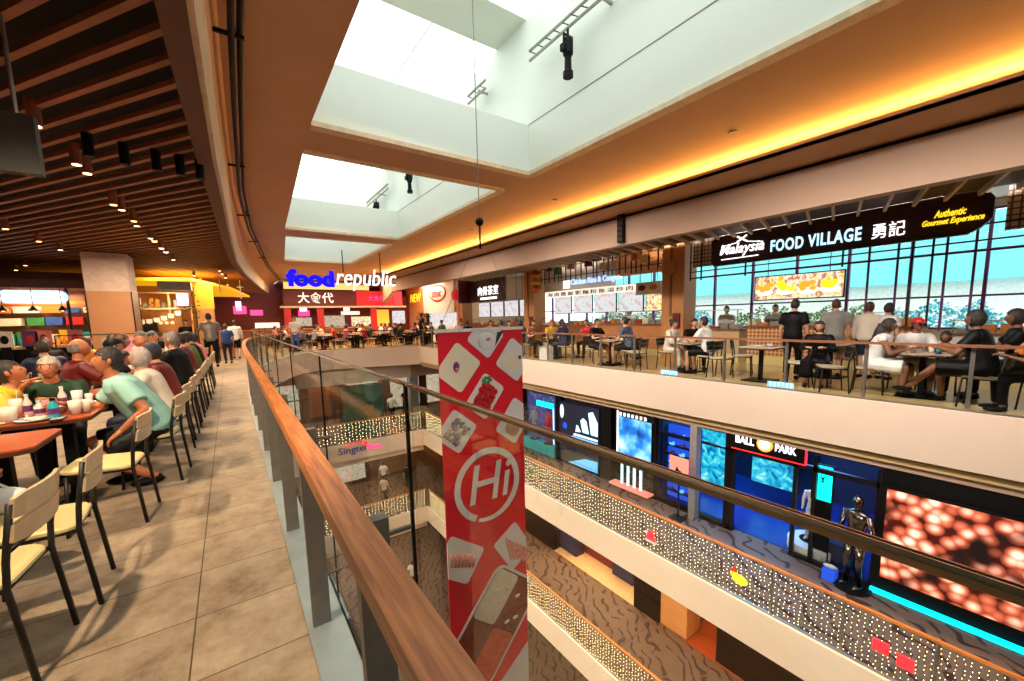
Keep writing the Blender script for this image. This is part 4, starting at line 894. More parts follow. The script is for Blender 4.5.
def person(label, loc, rz, pose='sit', shirt='grey', legs='navy', hair='hair_black', style='short', skin='skin', sleeve='short', leg='long', h=1.0, lean=None, look=(0, 0), hl=None, hr=None, near=False, cap=None, group=None, shoes='black', extra=None, twist=0, fl=None, fr=None, side=0, fat=1.0):
    """look = (yaw, pitch) of the head in degrees; hl / hr hand targets, fl / fr foot targets, local metres"""
    sit = pose == 'sit'; lean = (14 if sit else 3) if lean is None else lean
    if sit: hip = Vector((0, 0, .55)); fl = fl or (-.13, .42, .07); fr = fr or (.13, .40, .07); hl = hl or (-.14, .42, .80); hr = hr or (.14, .44, .80)
    elif pose == 'stand': hip = Vector((0, 0, .93)); fl = fl or (-.10, .02, .07); fr = fr or (.10, .0, .07); hl = hl or (-.24, .10, .82); hr = hr or (.24, .10, .82)
    else: hip = Vector((0, 0, .91)); fl = fl or (-.09, .30, .08); fr = fr or (.09, -.30, .12); hl = hl or (-.24, -.14, .84); hr = hr or (.24, .22, .86)
    key = (pose, sleeve, leg, style, lean, look, tuple(hl), tuple(hr), tuple(fl), tuple(fr), near, twist, side, fat, cap is not None)
    root = thing('person', label, 'person', loc, rz, group); root.scale = (h, h, h)
    if key not in CACHE:
        vox = .014 if near else .026
        la = R(lean); sd = R(side); sp = Vector((math.sin(sd), math.sin(la)*math.cos(sd), math.cos(la)*math.cos(sd))); ri = Vector((1, 0, 0)); ri = (ri - sp*ri.dot(sp)).normalized()
        tw = R(twist); fw = sp.cross(ri) * 1.0; fw = -ri.cross(sp) if fw.y < 0 else fw
        rs = ri*math.cos(tw) + fw*math.sin(tw); fs_ = fw*math.cos(tw) - ri*math.sin(tw)
        def ringc(q, rx, ry, bend=0, k=0):
            a, f_ = (ri*(1-k) + rs*k).normalized(), (fw*(1-k) + fs_*k).normalized(); c = hip + sp*q + Vector((0, bend, 0)); return [c + a*(rx*math.cos(t)) + f_*(ry*math.sin(t)) for t in [2*math.pi*i/16 for i in range(16)]]
        F = fat
        prof = [(-.10, .12, .09, 0), (-.02, .168*F, .12*F, 0), (.10, .150*F, .112*F, .0), (.20, .148*F, .11*F, .004), (.32, .168, .118, .01), (.42, .178, .110, .016), (.475, .135, .08, .02), (.50, .07, .06, .022)]
        nb = hip + sp*.50 + Vector((0, .022, 0)); SL = hip + sp*.43 - rs*.175 + Vector((0, .012, 0)); SR = hip + sp*.43 + rs*.175 + Vector((0, .012, 0))
        yaw, pit = R(look[0]), R(look[1]); hm = Matrix.Rotation(-yaw, 3, 'Z') @ Matrix.Rotation(-pit, 3, 'X') @ Matrix.Scale(.94, 3); nd = (sp + Vector((0, .12, 1.2))).normalized()
        hc = nb + nd*.065 + hm @ Vector((0, .018, .092))
        HL = hip + Vector((-.09, 0, -.03)); HR = hip + Vector((.09, 0, -.03))
        kp = Vector((0, 1, .35)) if sit else Vector((0, 1, 0)); KL, AL = ik(HL, fl, .43, .42, kp + Vector((-.12, 0, 0))); KR, AR = ik(HR, fr, .43, .42, kp + Vector((.12, 0, 0)))
        ep = Vector((0, -.6, -.8)); EL, WL_ = ik(SL, hl, .28, .25, ep + Vector((-.7, 0, 0))); ER, WR_ = ik(SR, hr, .28, .25, ep + Vector((.7, 0, 0)))
        core = B(); core.loft([ringc(q, rx, ry, bd, max(0, q/.45)) for q, rx, ry, bd in prof]); core.tube([nb - sp*.05, nb + nd*.04, hc - hm @ Vector((0, .02, .05))], [.06, .052, .05], 10)
        for S_, E_, W_ in ((SL, EL, WL_), (SR, ER, WR_)): core.ell(S_, .055, 10); core.tube([S_, (S_+E_)/2, E_], [.052, .046, .039], 8); core.ell(E_, .039, 8); core.tube([E_, E_*.6+W_*.4, W_], [.039, .036, .024], 8)
        for H_, K_, A_ in ((HL, KL, AL), (HR, KR, AR)): core.ell(H_, .088, 10); core.tube([H_, (H_+K_)/2, K_], [.088, .072, .055], 10); core.ell(K_, .055, 8); core.tube([K_, K_*.65+A_*.35, A_], [.054, .054, .034], 8); core.ell(A_, .036, 8)
        ex = B(); head_part(ex, hc, hm)
        hand_part(ex, WL_, (WL_ - EL) + Vector((0, .02, 0)), Vector((.2, 0, -1)) if sit else Vector((1, 0, 0)), 0, .6, -1 if sit else 1); hand_part(ex, WR_, WR_ - ER, Vector((-.2, 0, -1)) if sit else Vector((-1, 0, 0)), 0, .6, 1 if sit else -1)
        me = {}
        me['body'] = body_mesh('body', core, ex, ('skin', 'eye_white', 'eye_dark', 'lip'), vox)
        g = .018; sh = B(); sh.loft([ringc(q, rx + g, ry + g, bd, max(0, q/.45)) for q, rx, ry, bd in prof[:-1]] + [ringc(.497, .098, .080, .022, 1), ringc(.512, .072, .068, .024, 1)])
        for S_, E_, W_ in ((SL, EL, WL_), (SR, ER, WR_)):
            sh.ell(S_, .055 + g, 10)
            if sleeve == 'short': sh.tube([S_, S_*.3 + E_*.7], [.056 + g, .062 + g], 9)
            elif sleeve == 'long': sh.tube([S_, (S_+E_)/2, E_], [.054+g, .050+g, .044+g], 9); sh.ell(E_, .042+g, 8); sh.tube([E_, E_*.12+W_*.88], [.043+g, .034+g], 9)
        if leg in ('dress', 'gown'):
            e_ = .95 if leg == 'dress' else 1.55
            for H_, K_, A_ in ((HL, KL, AL), (HR, KR, AR)): tgt = H_*(1-e_) + K_*e_ if e_ < 1 else K_*.3 + A_*.7; sh.ell(H_, .12, 10); sh.tube([H_, K_, tgt] if e_ > 1 else [H_, tgt], [.12, .11, .13] if e_ > 1 else [.12, .125], 10)
            sh.tube([(HL+HR)/2, (KL+KR)/2], [.12, .11], 10)
        me['shirt'] = body_mesh('shirt', sh, None, ('grey',), vox)
        if leg not in ('dress', 'gown'):
            tr = B(); tr.loft([ringc(-.11, .12, .10), ringc(-.02, .168*F + .008, .12*F + .008), ringc(.08, .152*F + .008, .115*F + .008)])
            for H_, K_, A_ in ((HL, KL, AL), (HR, KR, AR)):
                tr.ell(H_, .098, 10)
                if leg == 'long': tr.tube([H_, (H_+K_)/2, K_], [.098, .084, .068], 10); tr.ell(K_, .067, 8); tr.tube([K_, K_*.08 + A_*.92], [.067, .052], 10)
                else: tr.tube([H_, H_*.1 + K_*.9], [.098, .092], 10)
            me['trousers'] = body_mesh('trousers', tr, None, ('navy',), vox)
        for nm_, A_ in (('shoe_l', AL), ('shoe_r', AR)):
            sb = B(); c = Vector((A_.x, A_.y + .055, A_.z - .032)); sb.ell(c, (.043, .125, .038), 12); sb.ell(A_ + Vector((0, -.005, -.02)), (.040, .05, .045), 10); me[nm_] = sb
        hb = B(); m4 = hm; vs = []; n, k = (40, 28) if near else (22, 16); gr = {'short': .008, 'bald': .004, 'bob': .014, 'long': .014, 'bun': .014, 'cap': .008}.get(style, .01)
        keep = []
        for i in range(k + 1):
            th = math.pi*i/k
            for j in range(n):
                ph = 2*math.pi*j/n; x, y, z = math.sin(th)*math.cos(ph), math.sin(th)*math.sin(ph), -math.cos(th)
                zl = z; line = .34 if y > .5 else (-.05 if y > .12 else (-.38 if y > -.2 else -.72))
                if style == 'bald': line = 2 if y > -.05 else (-.35)
                if style == 'bald' and z > .45: line = 2
                if style in ('long', 'bob') and y < .4: line = -1.1
                if y >= .4 and style in ('bob', 'long'): line = .3
                keep.append(zl > line + (.05*math.sin(23*x + 11*y) if near else 0))
                lump = .003*math.sin(9*x + 7*z)*math.sin(8*y + 3) + (.0035*math.sin(31*x + 5*z)*math.sin(27*y + 9*z + 2*x) if near else 0)
                rr_ = (.078 + gr + lump, .097 + gr + lump, .118 + gr + lump); vs.append(hm @ Vector((x*rr_[0], y*rr_[1] - (.004), z*rr_[2] + .002)) + hc)
        fs = [f for f in [(i*n+j, i*n+(j+1)%n, (i+1)*n+(j+1)%n, (i+1)*n+j) for i in range(k) for j in range(n)] if sum(keep[q] for q in f) >= 3]
        hb.add(vs, fs)
        if style == 'long': hb.tube([hc + hm @ Vector((0, -.06, .02)), hc + hm @ Vector((0, -.10, -.12)), hc + Vector((0, -.12, -.26)), hc + Vector((0, -.13, -.40))], [(.08, .06), (.09, .06), (.10, .045), (.05, .02)], 10)
        if style == 'bun': hb.ell(hc + hm @ Vector((0, -.10, .09)), .05, 10)
        me['hair'] = hb
        if cap:
            cb = B(); cb.add([hm @ Vector((1.13*.082*math.sin(a)*math.cos(p), 1.13*.10*math.sin(a)*math.sin(p), .03 + .10*math.cos(a))) + hc for a in [R(8 + 82*i/6) for i in range(7)] for p in [2*math.pi*j/16 for j in range(16)]], [(i*16+j, i*16+(j+1)%16, (i+1)*16+(j+1)%16, (i+1)*16+j) for i in range(6) for j in range(16)] + [tuple(range(16))])
            cb.loft([[hm @ Vector((.075*s, .07 + .0*s, .035 + dz)) + hc for s, dz in ((-1, 0), (1, 0), (1, .008), (-1, .008))], [hm @ Vector((.05*s, .19, .028 + dz)) + hc for s, dz in ((-1, 0), (1, 0), (1, .006), (-1, .006))]]); me['cap'] = cb
        for nme in ('shoe_l', 'shoe_r', 'hair', 'cap'):
            if nme in me: o = me[nme].build(nme, 'black', None, True); me[nme] = o.data; bpy.data.objects.remove(o)
        CACHE[key] = me
    me = CACHE[key]
    def put(nme, m):
        o = bpy.data.objects.new('shoe' if nme[:4] == 'shoe' else nme, me[nme]); col.objects.link(o); o.parent = root
        o.material_slots[0].link = 'OBJECT'; o.material_slots[0].material = M[m]; return o
    put('body', skin); put('shirt', shirt); put('shoe_l', shoes); put('shoe_r', shoes)
    if 'trousers' in me: put('trousers', legs)
    if hair: put('hair', hair)
    if cap: put('cap', cap)
    return root

# ------------------------------------------------------------------ chairs and tables
def make_chair(name, label, seat='cream_seat', back='cream_back', fr='dark_frame', h=.83, group=None):
    """faces +Y, origin on the floor under the seat"""
    t = thing(name, label, 'chair', group=group)
    bb = B(); rings = []
    for z, k in ((.445, .94), (.455, 1), (.47, 1), (.48, .95)): rings.append([(x*k, y*k, z + .012*(y/.2)) for x, y in rrect(0, 0, .40, .40, .07, 4)])
    bb.loft(rings); bb.build('seat', seat, t, False)
    bb = B(); n = 8
    for z0, z1 in ((h - .20, h - .108), (h - .10, h + .0)):
        rings = []
        for i in range(n + 1):
            x = -.205 + .41*i/n; y = -.235 - .03*(1 - (2*i/n - 1)**2); e = .010 if i in (0, n) else 0
            rings.append([(x, y - .008 - (z1-.62)*.12, z1 - e), (x, y + .008 - (z1-.62)*.12, z1 - e), (x, y + .008 - (z0-.62)*.12, z0 + e), (x, y - .008 - (z0-.62)*.12, z0 + e)])
        bb.loft(rings)
    bb.build('backrest', back, t)
    for s in (-1, 1):
        B().tube([(s*.20, -.24, .0), (s*.195, -.20, .44), (s*.195, -.21, .56), (s*.20, -.25, h - .03)], .0125, 8).build('leg', fr, t, True)
        B().tube([(s*.19, .19, 0), (s*.175, .16, .44)], .0125, 8).build('leg', fr, t, True)
    bb = B(); bb.tube([(-.185, -.19, .435), (-.175, .155, .435), (.175, .155, .435), (.185, -.19, .435), (-.185, -.19, .435)], .011, 6); bb.tube([(-.20, -.222, .60), (.20, -.222, .60)], .009, 6); bb.build('frame_rail', fr, t, True)
    return t
def make_table(label, L, W, top='table_red', edge='table_edge', z=.75, cham=.05, leg='black', group=None):
    t = thing('table', label, 'table', group=group)
    p = [(-L/2 + cham, -W/2), (L/2 - cham, -W/2), (L/2, -W/2 + cham), (L/2, W/2 - cham), (L/2 - cham, W/2), (-L/2 + cham, W/2), (-L/2, W/2 - cham), (-L/2, -W/2 + cham)]
    B().prism(p, z - .012, z).build('tabletop', top, t); B().prism([(x*.995, y*.995) for x, y in p], z - .04, z - .012).build('edge_band', edge, t)
    for s in ((-1, 1) if L > .9 else (0,)):
        bb = B(); bb.box(s*(L/2 - .22) - .035, -.035, .02, s*(L/2 - .22) + .035, .035, z - .04); bb.build('pedestal', leg, t)
        bb = B(); bb.box(s*(L/2 - .22) - .24*(L < .9) - .05, -.27, 0, s*(L/2 - .22) + .24*(L < .9) + .05, .27, .025); bb.build('foot', leg, t)
    return t

# small things on tables
def bottle(loc, label, m, capm, h=.2, r=.03, group=None):
    t = thing('bottle', label, 'bottle', loc, 0, group); B().lathe([(r*.9, 0), (r, .01), (r, h*.6), (r*.45, h*.8), (r*.4, h*.9)], n=12).build('flask', m, t, True); B().lathe([(r*.48, h*.88), (r*.48, h)], n=10).build('lid', capm, t)
    B().lathe([(r*1.02, h*.22), (r*1.02, h*.5)], n=12).build('wrapper', 'purple' if m != 'blue' else 'cyan', t); return t
def cup(loc, label, m='cup', straw=True, h=.13, group=None, r=.042):
    t = thing('cup', label, 'cup', loc, 0, group); B().lathe([(r*.74, 0), (r, h), (r*.95, h), (r*.7, .006)], n=14).build('vessel', m, t, True); B().lathe([(r*.72, .006), (r*.9, h*.7)], n=12).build('drink', 'cream_food', t)
    if straw: B().tube([(0, 0, .02), (.012, .01, h + .07)], .004, 5).build('straw', 'white', t)
    return t
def plate(loc, label, food='cream_food', r=.11, group=None):
    t = thing('plate', label, 'plate', loc, 0, group); B().lathe([(r*.5, 0), (r*.62, .004), (r, .018), (r*.97, .021), (r*.6, .009)], n=20).build('dish', 'white', t, True)
    bb = B(); rd = random.Random(hash(label) % 97 if False else len(label)); [bb.ell((rd.uniform(-.4, .4)*r, rd.uniform(-.4, .4)*r, .02), (.03, .025, .014), 6) for _ in range(6)]; bb.build('food', food, t, True); return t
def bowl(loc, label, m='white', r=.08, group=None):
    t = thing('bowl', label, 'bowl', loc, 0, group); B().lathe([(r*.45, 0), (r*.5, .01), (r*.9, .045), (r, .06), (r*.94, .06), (r*.8, .04), (.0, .02)], n=18).build('vessel', m, t, True); B().lathe([(r*.8, .035), (r*.8, .044), (0, .048)], n=14).build('food', 'soup_red', t); return t

# ------------------------------------------------------------------ dining side: tables, chairs
proto = make_chair('chair', 'cream plywood chair with dark frame pulled up to the table nearest the camera')
CH = [(-1.10, 2.02, 88, 'cream plywood chair with dark frame nearest the camera, cut by the photo edge'),
      (-1.02, 2.64, 86, 'cream plywood chair with dark frame, empty, second from the camera'),
      (-.95, 3.14, 93, 'cream plywood chair with dark frame, empty, third from the camera with white bag beyond'),
      (-.87, 4.23, 86, 'empty cream plywood chair right in front of the man in the pale teal shirt'),
      (-.72, 5.14, 84, 'cream chair under the man in the pale teal shirt')]
rowY = [5.95, 6.75, 7.5, 8.25, 9.0, 9.75, 10.5, 11.25, 12.1]
rowL = ['under the person in the pale grey cap', 'behind the pale grey cap, under the dark cap', 'empty, behind the person in the dark cap', 'under the broad man in black', 'next beyond the broad man in black', 'sixth from the teal shirt along the row', 'seventh from the teal shirt along the row', 'second to last of the row toward the far hall', 'last of the row toward the far hall']
for y, l in zip(rowY, rowL): CH.append((-.74 + .012*(y-5)*1.2, y, 88 + 4*math.sin(y*7), 'dark framed cream chair ' + l))
proto.location = (CH[0][0], CH[0][1], 0); proto.rotation_euler = (0, 0, R(CH[0][2])); proto['label'] = CH[0][3]; proto['group'] = 'cream chairs along the dining tables'
for x, y, a, l in CH[1:]: dup(proto, (x, y, 0), R(a), l)
tp = make_table('orange-red wooden dining table nearest the camera', 1.3, .62); tp['group'] = 'orange-red dining tables'
tp.location = (-1.72, 3.04, 0)
dup(tp, (-1.74, 4.07, 0), 0, 'orange-red dining table with white papers, second from the camera'); 
t1 = dup(tp, (-1.68, 5.12, 0), 0, 'orange-red dining table crowded with cups and bottles before the green-shirted man'); t1.scale = (1, 1.18, 1)
tf = make_table('orange-red dining table beside the man in red and black', .52, .66); tf['group'] = 'small orange-red dining tables'; tf.location = (-1.17, 6.55, 0)
for y, l in ((7.55, 'before the woman in the black cap'), (8.6, 'beside the broad man in black'), (9.7, 'under the crowd of diners'), (10.8, 'second farthest of the dining row'), (11.9, 'farthest of the dining row')):
    dup(tf, (-1.17, y, 0), 0, 'orange-red dining table ' + l)
# things on the tables
z = .752
t = thing('paper', 'white printed place mats on the second orange-red table', 'paper', (-1.62, 4.02, z)); B().box(-.2, -.14, 0, .12, .12, .003).build('sheet', 'paper', t)
t = thing('tray', 'pale yellow tray on the second orange-red table', 'tray', (-1.72, 4.24, z)); B().prism(rrect(0, 0, .34, .12, .03), 0, .012).build('base', 'cream_seat', t)
t = thing('paper', 'folded leaflet on the table nearest the camera', 'paper', (-1.30, 3.22, z)); B().box(-.14, -.08, 0, .10, .08, .003).build('sheet', 'paper', t)
cup((-1.50, 4.86, z), 'large clear cup of pale orange drink with a white straw', 'cup', True, .13, r=.055)
bottle((-1.255, 4.87, z), 'blue water tumbler with a dark lid on the crowded table', 'cyan', 'black', .17, .036)
bottle((-1.47, 5.14, z), 'small clear bottle with purple wrapper, left of the blue tumbler', 'cup', 'white', .19, .028)
bottle((-1.32, 5.38, z), 'tall clear bottle with purple wrapper behind the blue tumbler', 'cup', 'white', .21, .03)
bottle((-1.38, 5.05, z), 'clear drink bottle with purple wrapper just left of the blue tumbler', 'cup', 'white', .14, .035)
cup((-1.15, 4.96, z), 'clear cup with dark wrapper right of the blue tumbler', 'cup', False, .12, r=.045)
cup((-1.10, 5.02, z), 'clear cup of amber tea at the table corner near the teal shirt', 'cup', False, .11, r=.042)
cup((-1.22, 5.36, z), 'pink and white takeaway cup at the back of the crowded table', 'banner_white', False, .16, r=.04)
plate((-1.36, 4.84, z), 'white plate of leftovers before the blue tumbler', 'cream_food', .11); plate((-1.52, 5.00, z), 'white plate behind the straw cup', 'soup_dark', .09)
plate((-1.13, 5.42, z), 'plate of fried food before the man in teal', 'cream_food', .12); bowl((-1.30, 5.2, z), 'white bowl of noodles in the middle of the crowded table'); bowl((-1.04 - .1, 5.26, z), 'small white bowl at the right rim of the crowded table', 'white', .06)
cup((-1.05 - .12, 5.48, z), 'brown glass of tea before the teal shirt', 'cup', False, .11, r=.03)
cup((-1.58, 5.30, z), 'tall clear cup before the grey-haired man', 'cup', True, .14, r=.04)
cup((-1.42, 5.34, z), 'pink-tinted cup behind the row of bottles', 'pink', False, .10, r=.035)
plate((-1.70, 5.22, z), 'white plate with food at the left side of the crowded table', 'orange', .10)
t = thing('phone', 'black phone lying flat on the crowded table edge', 'phone', (-1.22, 4.80, z)); B().prism(rrect(0, 0, .08, .15, .012), 0, .009).build('body', 'black', t); B().prism(rrect(0, 0, .072, .14, .01), .009, .0095).build('screen', 'grey', t)
t = thing('paper', 'crumpled yellow wrapper at the left of the crowded table', 'wrapper', (-1.62, 4.82, z)); B().ell((0, 0, .012), (.12, .05, .014), 10).build('sheet', 'cream_seat', t)
for i, y in enumerate((6.5, 6.7, 7.5, 7.7, 8.55, 8.75, 9.7, 10.8, 11.9)):
    nm = ['beside the man in red', 'behind the pale grey cap', 'before the black cap woman', 'by the grey-haired diners', 'beside the man in black', 'across from the man in black', 'third from the far end', 'second from the far end', 'at the far end'][i]
    (cup if i % 2 else bowl)((-1.1 - .12*(i % 3), y, z), ('clear cup ' if i % 2 else 'white bowl ') + 'on the dining row ' + nm)
# bag on the chair
t = thing('bag', 'white plastic bag lying on the third chair from the camera', 'bag', (-1.13, 3.38, .49)); bb = B(); rd = random.Random(9)
bb.ell((0, 0, .06), (.13, .10, .07), 14); bb.v = [(x*(1 + .15*math.sin(9*y*10 + z_*30)), y*(1 + .12*math.sin(x*60)), z_) for x, y, z_ in bb.v]; bb.build('sack', 'white', t, True); B().tube([(-.05, 0, .11), (-.02, 0, .19), (.04, .01, .12)], .008, 6).build('handle', 'white', t)
t['label'] = 'white plastic bag on the seat beyond the third chair from the camera'

# people on the dining side
person('man in pale teal short-sleeved shirt leaning over the crowded table', (-.66, 5.10, 0), R(103), 'sit', 'teal_shirt', 'black', 'hair_black', 'short', 'skin_warm', 'short', 'short', 1.0, 24, (-4, -8), (.06, .56, .83), (-.24, .22, .60), near=True, fat=1.15, shoes='black', fl=(-.12, .12, .07), fr=(.14, .22, .07), hr=(.22, .45, .83)) if 0 else \
person('man in pale teal short-sleeved shirt leaning over the crowded table', (-.66, 5.10, 0), R(103), 'sit', 'teal_shirt', 'black', 'hair_black', 'short', 'skin_warm', 'short', 'short', 1.04, 26, (0, -10), (-.26, .26, .56), (.12, .54, .80), near=True, fat=1.15, fl=(-.10, .06, .07), fr=(.16, .20, .07))
person('grey-haired elderly man in dark green shirt raising one open hand', (-1.50, 6.0, 0), R(188), 'sit', 'dark_green', 'black', 'hair_white', 'short', 'skin_warm', 'short', 'long', .97, 26, (10, -4), (-.02, .42, .82), (.16, .46, 1.0), near=True)
person('person in bright yellow shirt at the left photo edge beside the elderly man', (-1.93, 5.50, 0), R(-80), 'sit', 'yellow', 'black', 'hair_black', 'short', 'skin_warm', 'short', 'long', .98, 30, (0, -20))
person('bald man in dark red and black shirt seen from behind', (-1.62, 6.95, 0), R(-62), 'sit', 'red_dark', 'black', 'hair_grey', 'bald', 'skin_warm', 'short', 'long', 1.04, 8, (0, -3), (-.1, .45, .78), (.25, .5, .80), near=True)
person('person in black cap and black top at the middle tables', (-1.52, 7.95, 0), R(-70), 'sit', 'black', 'black', 'hair_black', 'short', 'skin', 'short', 'long', 1.02, 12, (0, -8), cap='black')
person('woman with dark brown hair and white stole behind the black cap', (-1.58, 9.0, 0), R(-75), 'sit', 'purple', 'black', 'hair_brown', 'bob', 'skin', 'long', 'long', 1.05, 8)
person('grey-haired person in white shirt at the far dining tables', (-1.52, 10.5, 0), R(-80), 'sit', 'white', 'grey', 'hair_grey', 'short', 'skin', 'short', 'long', 1.06, 6)
person('child-sized diner in brown beside the grey-haired person in white', (-1.5, 8.45, 0), R(-85), 'sit', 'skin_dark', 'black', 'hair_black', 'short', 'skin', 'short', 'long', .86, 12)
person('person with pale grey-white hair or cap and cream shirt next to the teal shirt', (-.68, 6.0, 0), R(86), 'sit', 'offwhite', 'navy', 'hair_white', 'bob', 'skin', 'short', 'long', .97, 16, (10, -10), near=True)
person('person in navy cap and maroon patterned top behind the pale-haired diner', (-.68, 6.85, 0), R(88), 'sit', 'red_dark', 'grey', 'hair_black', 'bob', 'skin', 'short', 'long', .98, 14, cap='navy')
person('broad man in black shirt with cropped grey hair seen from behind', (-.66, 8.25, 0), R(64), 'sit', 'black', 'grey', 'hair_grey', 'short', 'skin', 'short', 'short', 1.06, 8, fat=1.1, near=True)
person('orange-shirted bald diner facing the broad man in black', (-1.5, 9.75, 0), R(-110), 'sit', 'orange', 'black', 'hair_grey', 'bald', 'skin_warm', 'short', 'long', 1.02, 14)
person('person in floral white top behind the broad man in black', (-.66, 9.0, 0), R(84), 'sit', 'offwhite', 'black', 'hair_black', 'bob', 'skin', 'short', 'long', 1.0, 14)
person('person in maroon top at the fifth chair from the teal shirt', (-.65, 9.75, 0), R(86), 'sit', 'red_dark', 'black', 'hair_black', 'short', 'skin', 'short', 'long', 1.03, 10)
person('person in lime green top near the far end of the dining row', (-.62, 10.5, 0), R(86), 'sit', 'leaf', 'black', 'hair_black', 'short', 'skin', 'short', 'long', 1.03, 12)
person('dark-haired person in black at the second to last chair', (-.6, 11.25, 0), R(88), 'sit', 'black', 'black', 'hair_black', 'short', 'skin', 'short', 'long', 1.03, 12)
person('person in pink top at the last chair of the dining row', (-.58, 12.1, 0), R(88), 'sit', 'pink', 'black', 'hair_black', 'bob', 'skin', 'short', 'long', 1.0, 12)
person('dark-haired diner in black across the farthest dining table', (-1.6, 11.4, 0), R(-85), 'sit', 'black', 'black', 'hair_black', 'short', 'skin', 'short', 'long', 1.03, 10)
person('diner in brown across the second farthest dining table', (-1.6, 10.8 + 1.6, 0), R(-88), 'sit', 'orange_wall', 'black', 'hair_black', 'short', 'skin', 'short', 'long', 1.05, 8)
person('tall person in grey-green top and black trousers walking away down the aisle', (-.55, 17.0, 0), R(4), 'walk', 'post_metal', 'black', 'hair_black', 'short', 'skin', 'short', 'long', 1.12)
person('woman in black dress with white sleeves walking down the aisle', (.16, 20.4, 0), R(0), 'walk', 'white', 'black', 'hair_black', 'bob', 'skin', 'long', 'short', .98)
person('person in blue standing left of the walking tall person', (-.12, 18.6, 0), R(10), 'stand', 'blue', 'navy', 'hair_brown', 'bob', 'skin', 'short', 'long', .88)
person('man in white shirt and jeans standing beyond the far railing', (2.7, 22.9, 0), R(160), 'stand', 'white', 'blue', 'hair_black', 'short', 'skin', 'short', 'long', 1.05)
# people in the kiosk behind and other dining guests farther left
for i, (x, y, a, sh, l) in enumerate(((-2.6, 7.6, -60, 'black', 'in black just left of the bald man in red'), (-2.9, 9.2, 150, 'red_dark', 'in dark red by the kiosk counter'), (-2.4, 9.4, 30, 'navy', 'in navy at the next row of tables'), (-2.5, 11.6, -40, 'orange', 'in orange behind the middle tables'), (-2.2, 13.2, 60, 'white', 'in white in front of the pillar'), (-3.2, 12.6, 20, 'black', 'in black left of the pillar'), (-1.2, 13.6, 90, 'grey', 'in grey past the last table'), (-.9, 14.6, 70, 'red', 'in red toward the yellow kiosk'), (-1.6, 15.6, -30, 'black', 'in black under the pennants'))):
    person('seated diner ' + l, (x, y, 0), R(a), 'sit', sh, 'black', ['hair_black', 'hair_brown'][i % 2], ['short', 'bob'][i % 2], 'skin', 'short', 'long', 1.0, 10)
    dup(proto, (x - .03*math.cos(R(a+90)), y - .03*math.sin(R(a+90)), 0), R(a), 'cream chair under the seated diner ' + l, 'chairs behind the dining row')
for x, y, l in ((-3.0, 8.5, 'left of the bald man in red'), (-3.1, 10.5, 'left of the middle dining row'), (-2.9, 12.4, 'near the square pillar')):
    dup(tf, (x, y, 0), 0, 'small orange-red table ' + l)

# ceiling lamps of the dining side: cylinder cans between the slats
can = thing('can_light', 'copper cylinder spot between the ceiling slats, nearest the camera', 'ceiling light', (-1.3, 4.55, 3.4), 0, 'cylinder spots in the slat ceiling')
B().lathe([(.05, -.12), (.05, .1)], n=12).build('housing', 'slat', can); B().lathe([(.038, -.126), (.038, -.12)], n=12).build('lamp_face', 'e_lamp', can)
cans = [(-1.25, 5.5), (-1.22, 6.54), (-1.2, 6.85), (-1.24, 8.39), (-1.2, 8.7), (-1.18, 9.52), (-1.2, 9.94), (-1.17, 11.22), (-1.15, 11.6), (-1.14, 12.6), (-1.12, 13.2), (-1.1, 14.6), (-3.13, 11.28), (-3.07, 12.59), (-3.04, 13.77), (-3.0, 16.5), (-3.0, 18), (-3.1, 21), (-4.6, 17.5), (-5.2, 19), (-6, 20), (-5, 22), (-.1, 17), (-.05, 18), (.05, 19.5), (.1, 23), (.2, 24.5), (-.9, 19), (-.8, 21), (-6.2, 15.5)]
for i, (x, y) in enumerate(cans): dup(can, (x, y, 3.4), 0, 'copper cylinder spot between the dark ceiling slats')
can['label'] = 'copper cylinder spot between the dark ceiling slats'
can2 = thing('black_spotlight', 'black tilted can on the dark track across the slats', 'spotlight', (-1.0, 5.9, 3.36), 0, 'black cans across the slats')
B().lathe([(.045, -.16), (.045, .06)], n=10).build('housing', 'black', can2)
for x, y in ((-.75, 6.0), (-.5, 6.05), (-.3, 6.1), (-.12, 6.15)): dup(can2, (x, y, 3.36))
# hanging dark sign box at the top left
t = thing('hanging_sign', 'dark grey hanging sign box on a rod at the top left corner', 'sign', (-1.06, 4.0, 2.49)); B().box(-.6, -.02, 0, .15, .06, .36).build('box', 'grey', t); B().tube([(.07, .02, .36), (.07, .02, .98)], .012, 6).build('rod', 'steel', t)
M['grey_dark'] = mat('grey_dark', (.06, .058, .052), .6); t.children[0].data.materials[0] = M['grey_dark']

# kiosk with the pill-shaped lit sign
t = thing('food_kiosk', 'food stall with white pill-shaped lit sign edged in blue, left of the pillar', 'food stall', (-4.4, 17, 0))
B().box(-4, 1.4, 0, 1.3, 1.5, 3.2).build('back_wall', 'wood_brown', t); B().box(-4, -.1, 2.62, 1.3, 1.4, 2.85).build('canopy', 'dark_lip', t)
B().box(-4, .0, 0, 1.3, .6, .92).build('counter', 'black', t); B().box(-4, -.05, .92, 1.3, .65, 1.0).build('counter_top', 'wood_light', t)
o = B().slab(rrect(0, 0, 1.32, .36, .178, 6), -.10, -.02).build('sign_rim', 'e_letterblue', t); o.location = (.02, -.05, 2.37); o2 = B().slab(rrect(0, 0, 1.22, .26, .128, 6), -.13, -.10).build('sign_face', 'e_white', o)
o = B().lathe([(.2, 0), (.2, .1)], n=20).build('round_sign', 'e_letterblue', t); o.rotation_euler = (R(90), 0, 0); o.location = (-.86, 0, 2.35)
rd = random.Random(12); colr = ['green', 'red', 'orange', 'yellow', 'white', 'cyan', 'cream_food', 'paper', 'red_dark', 'blue']
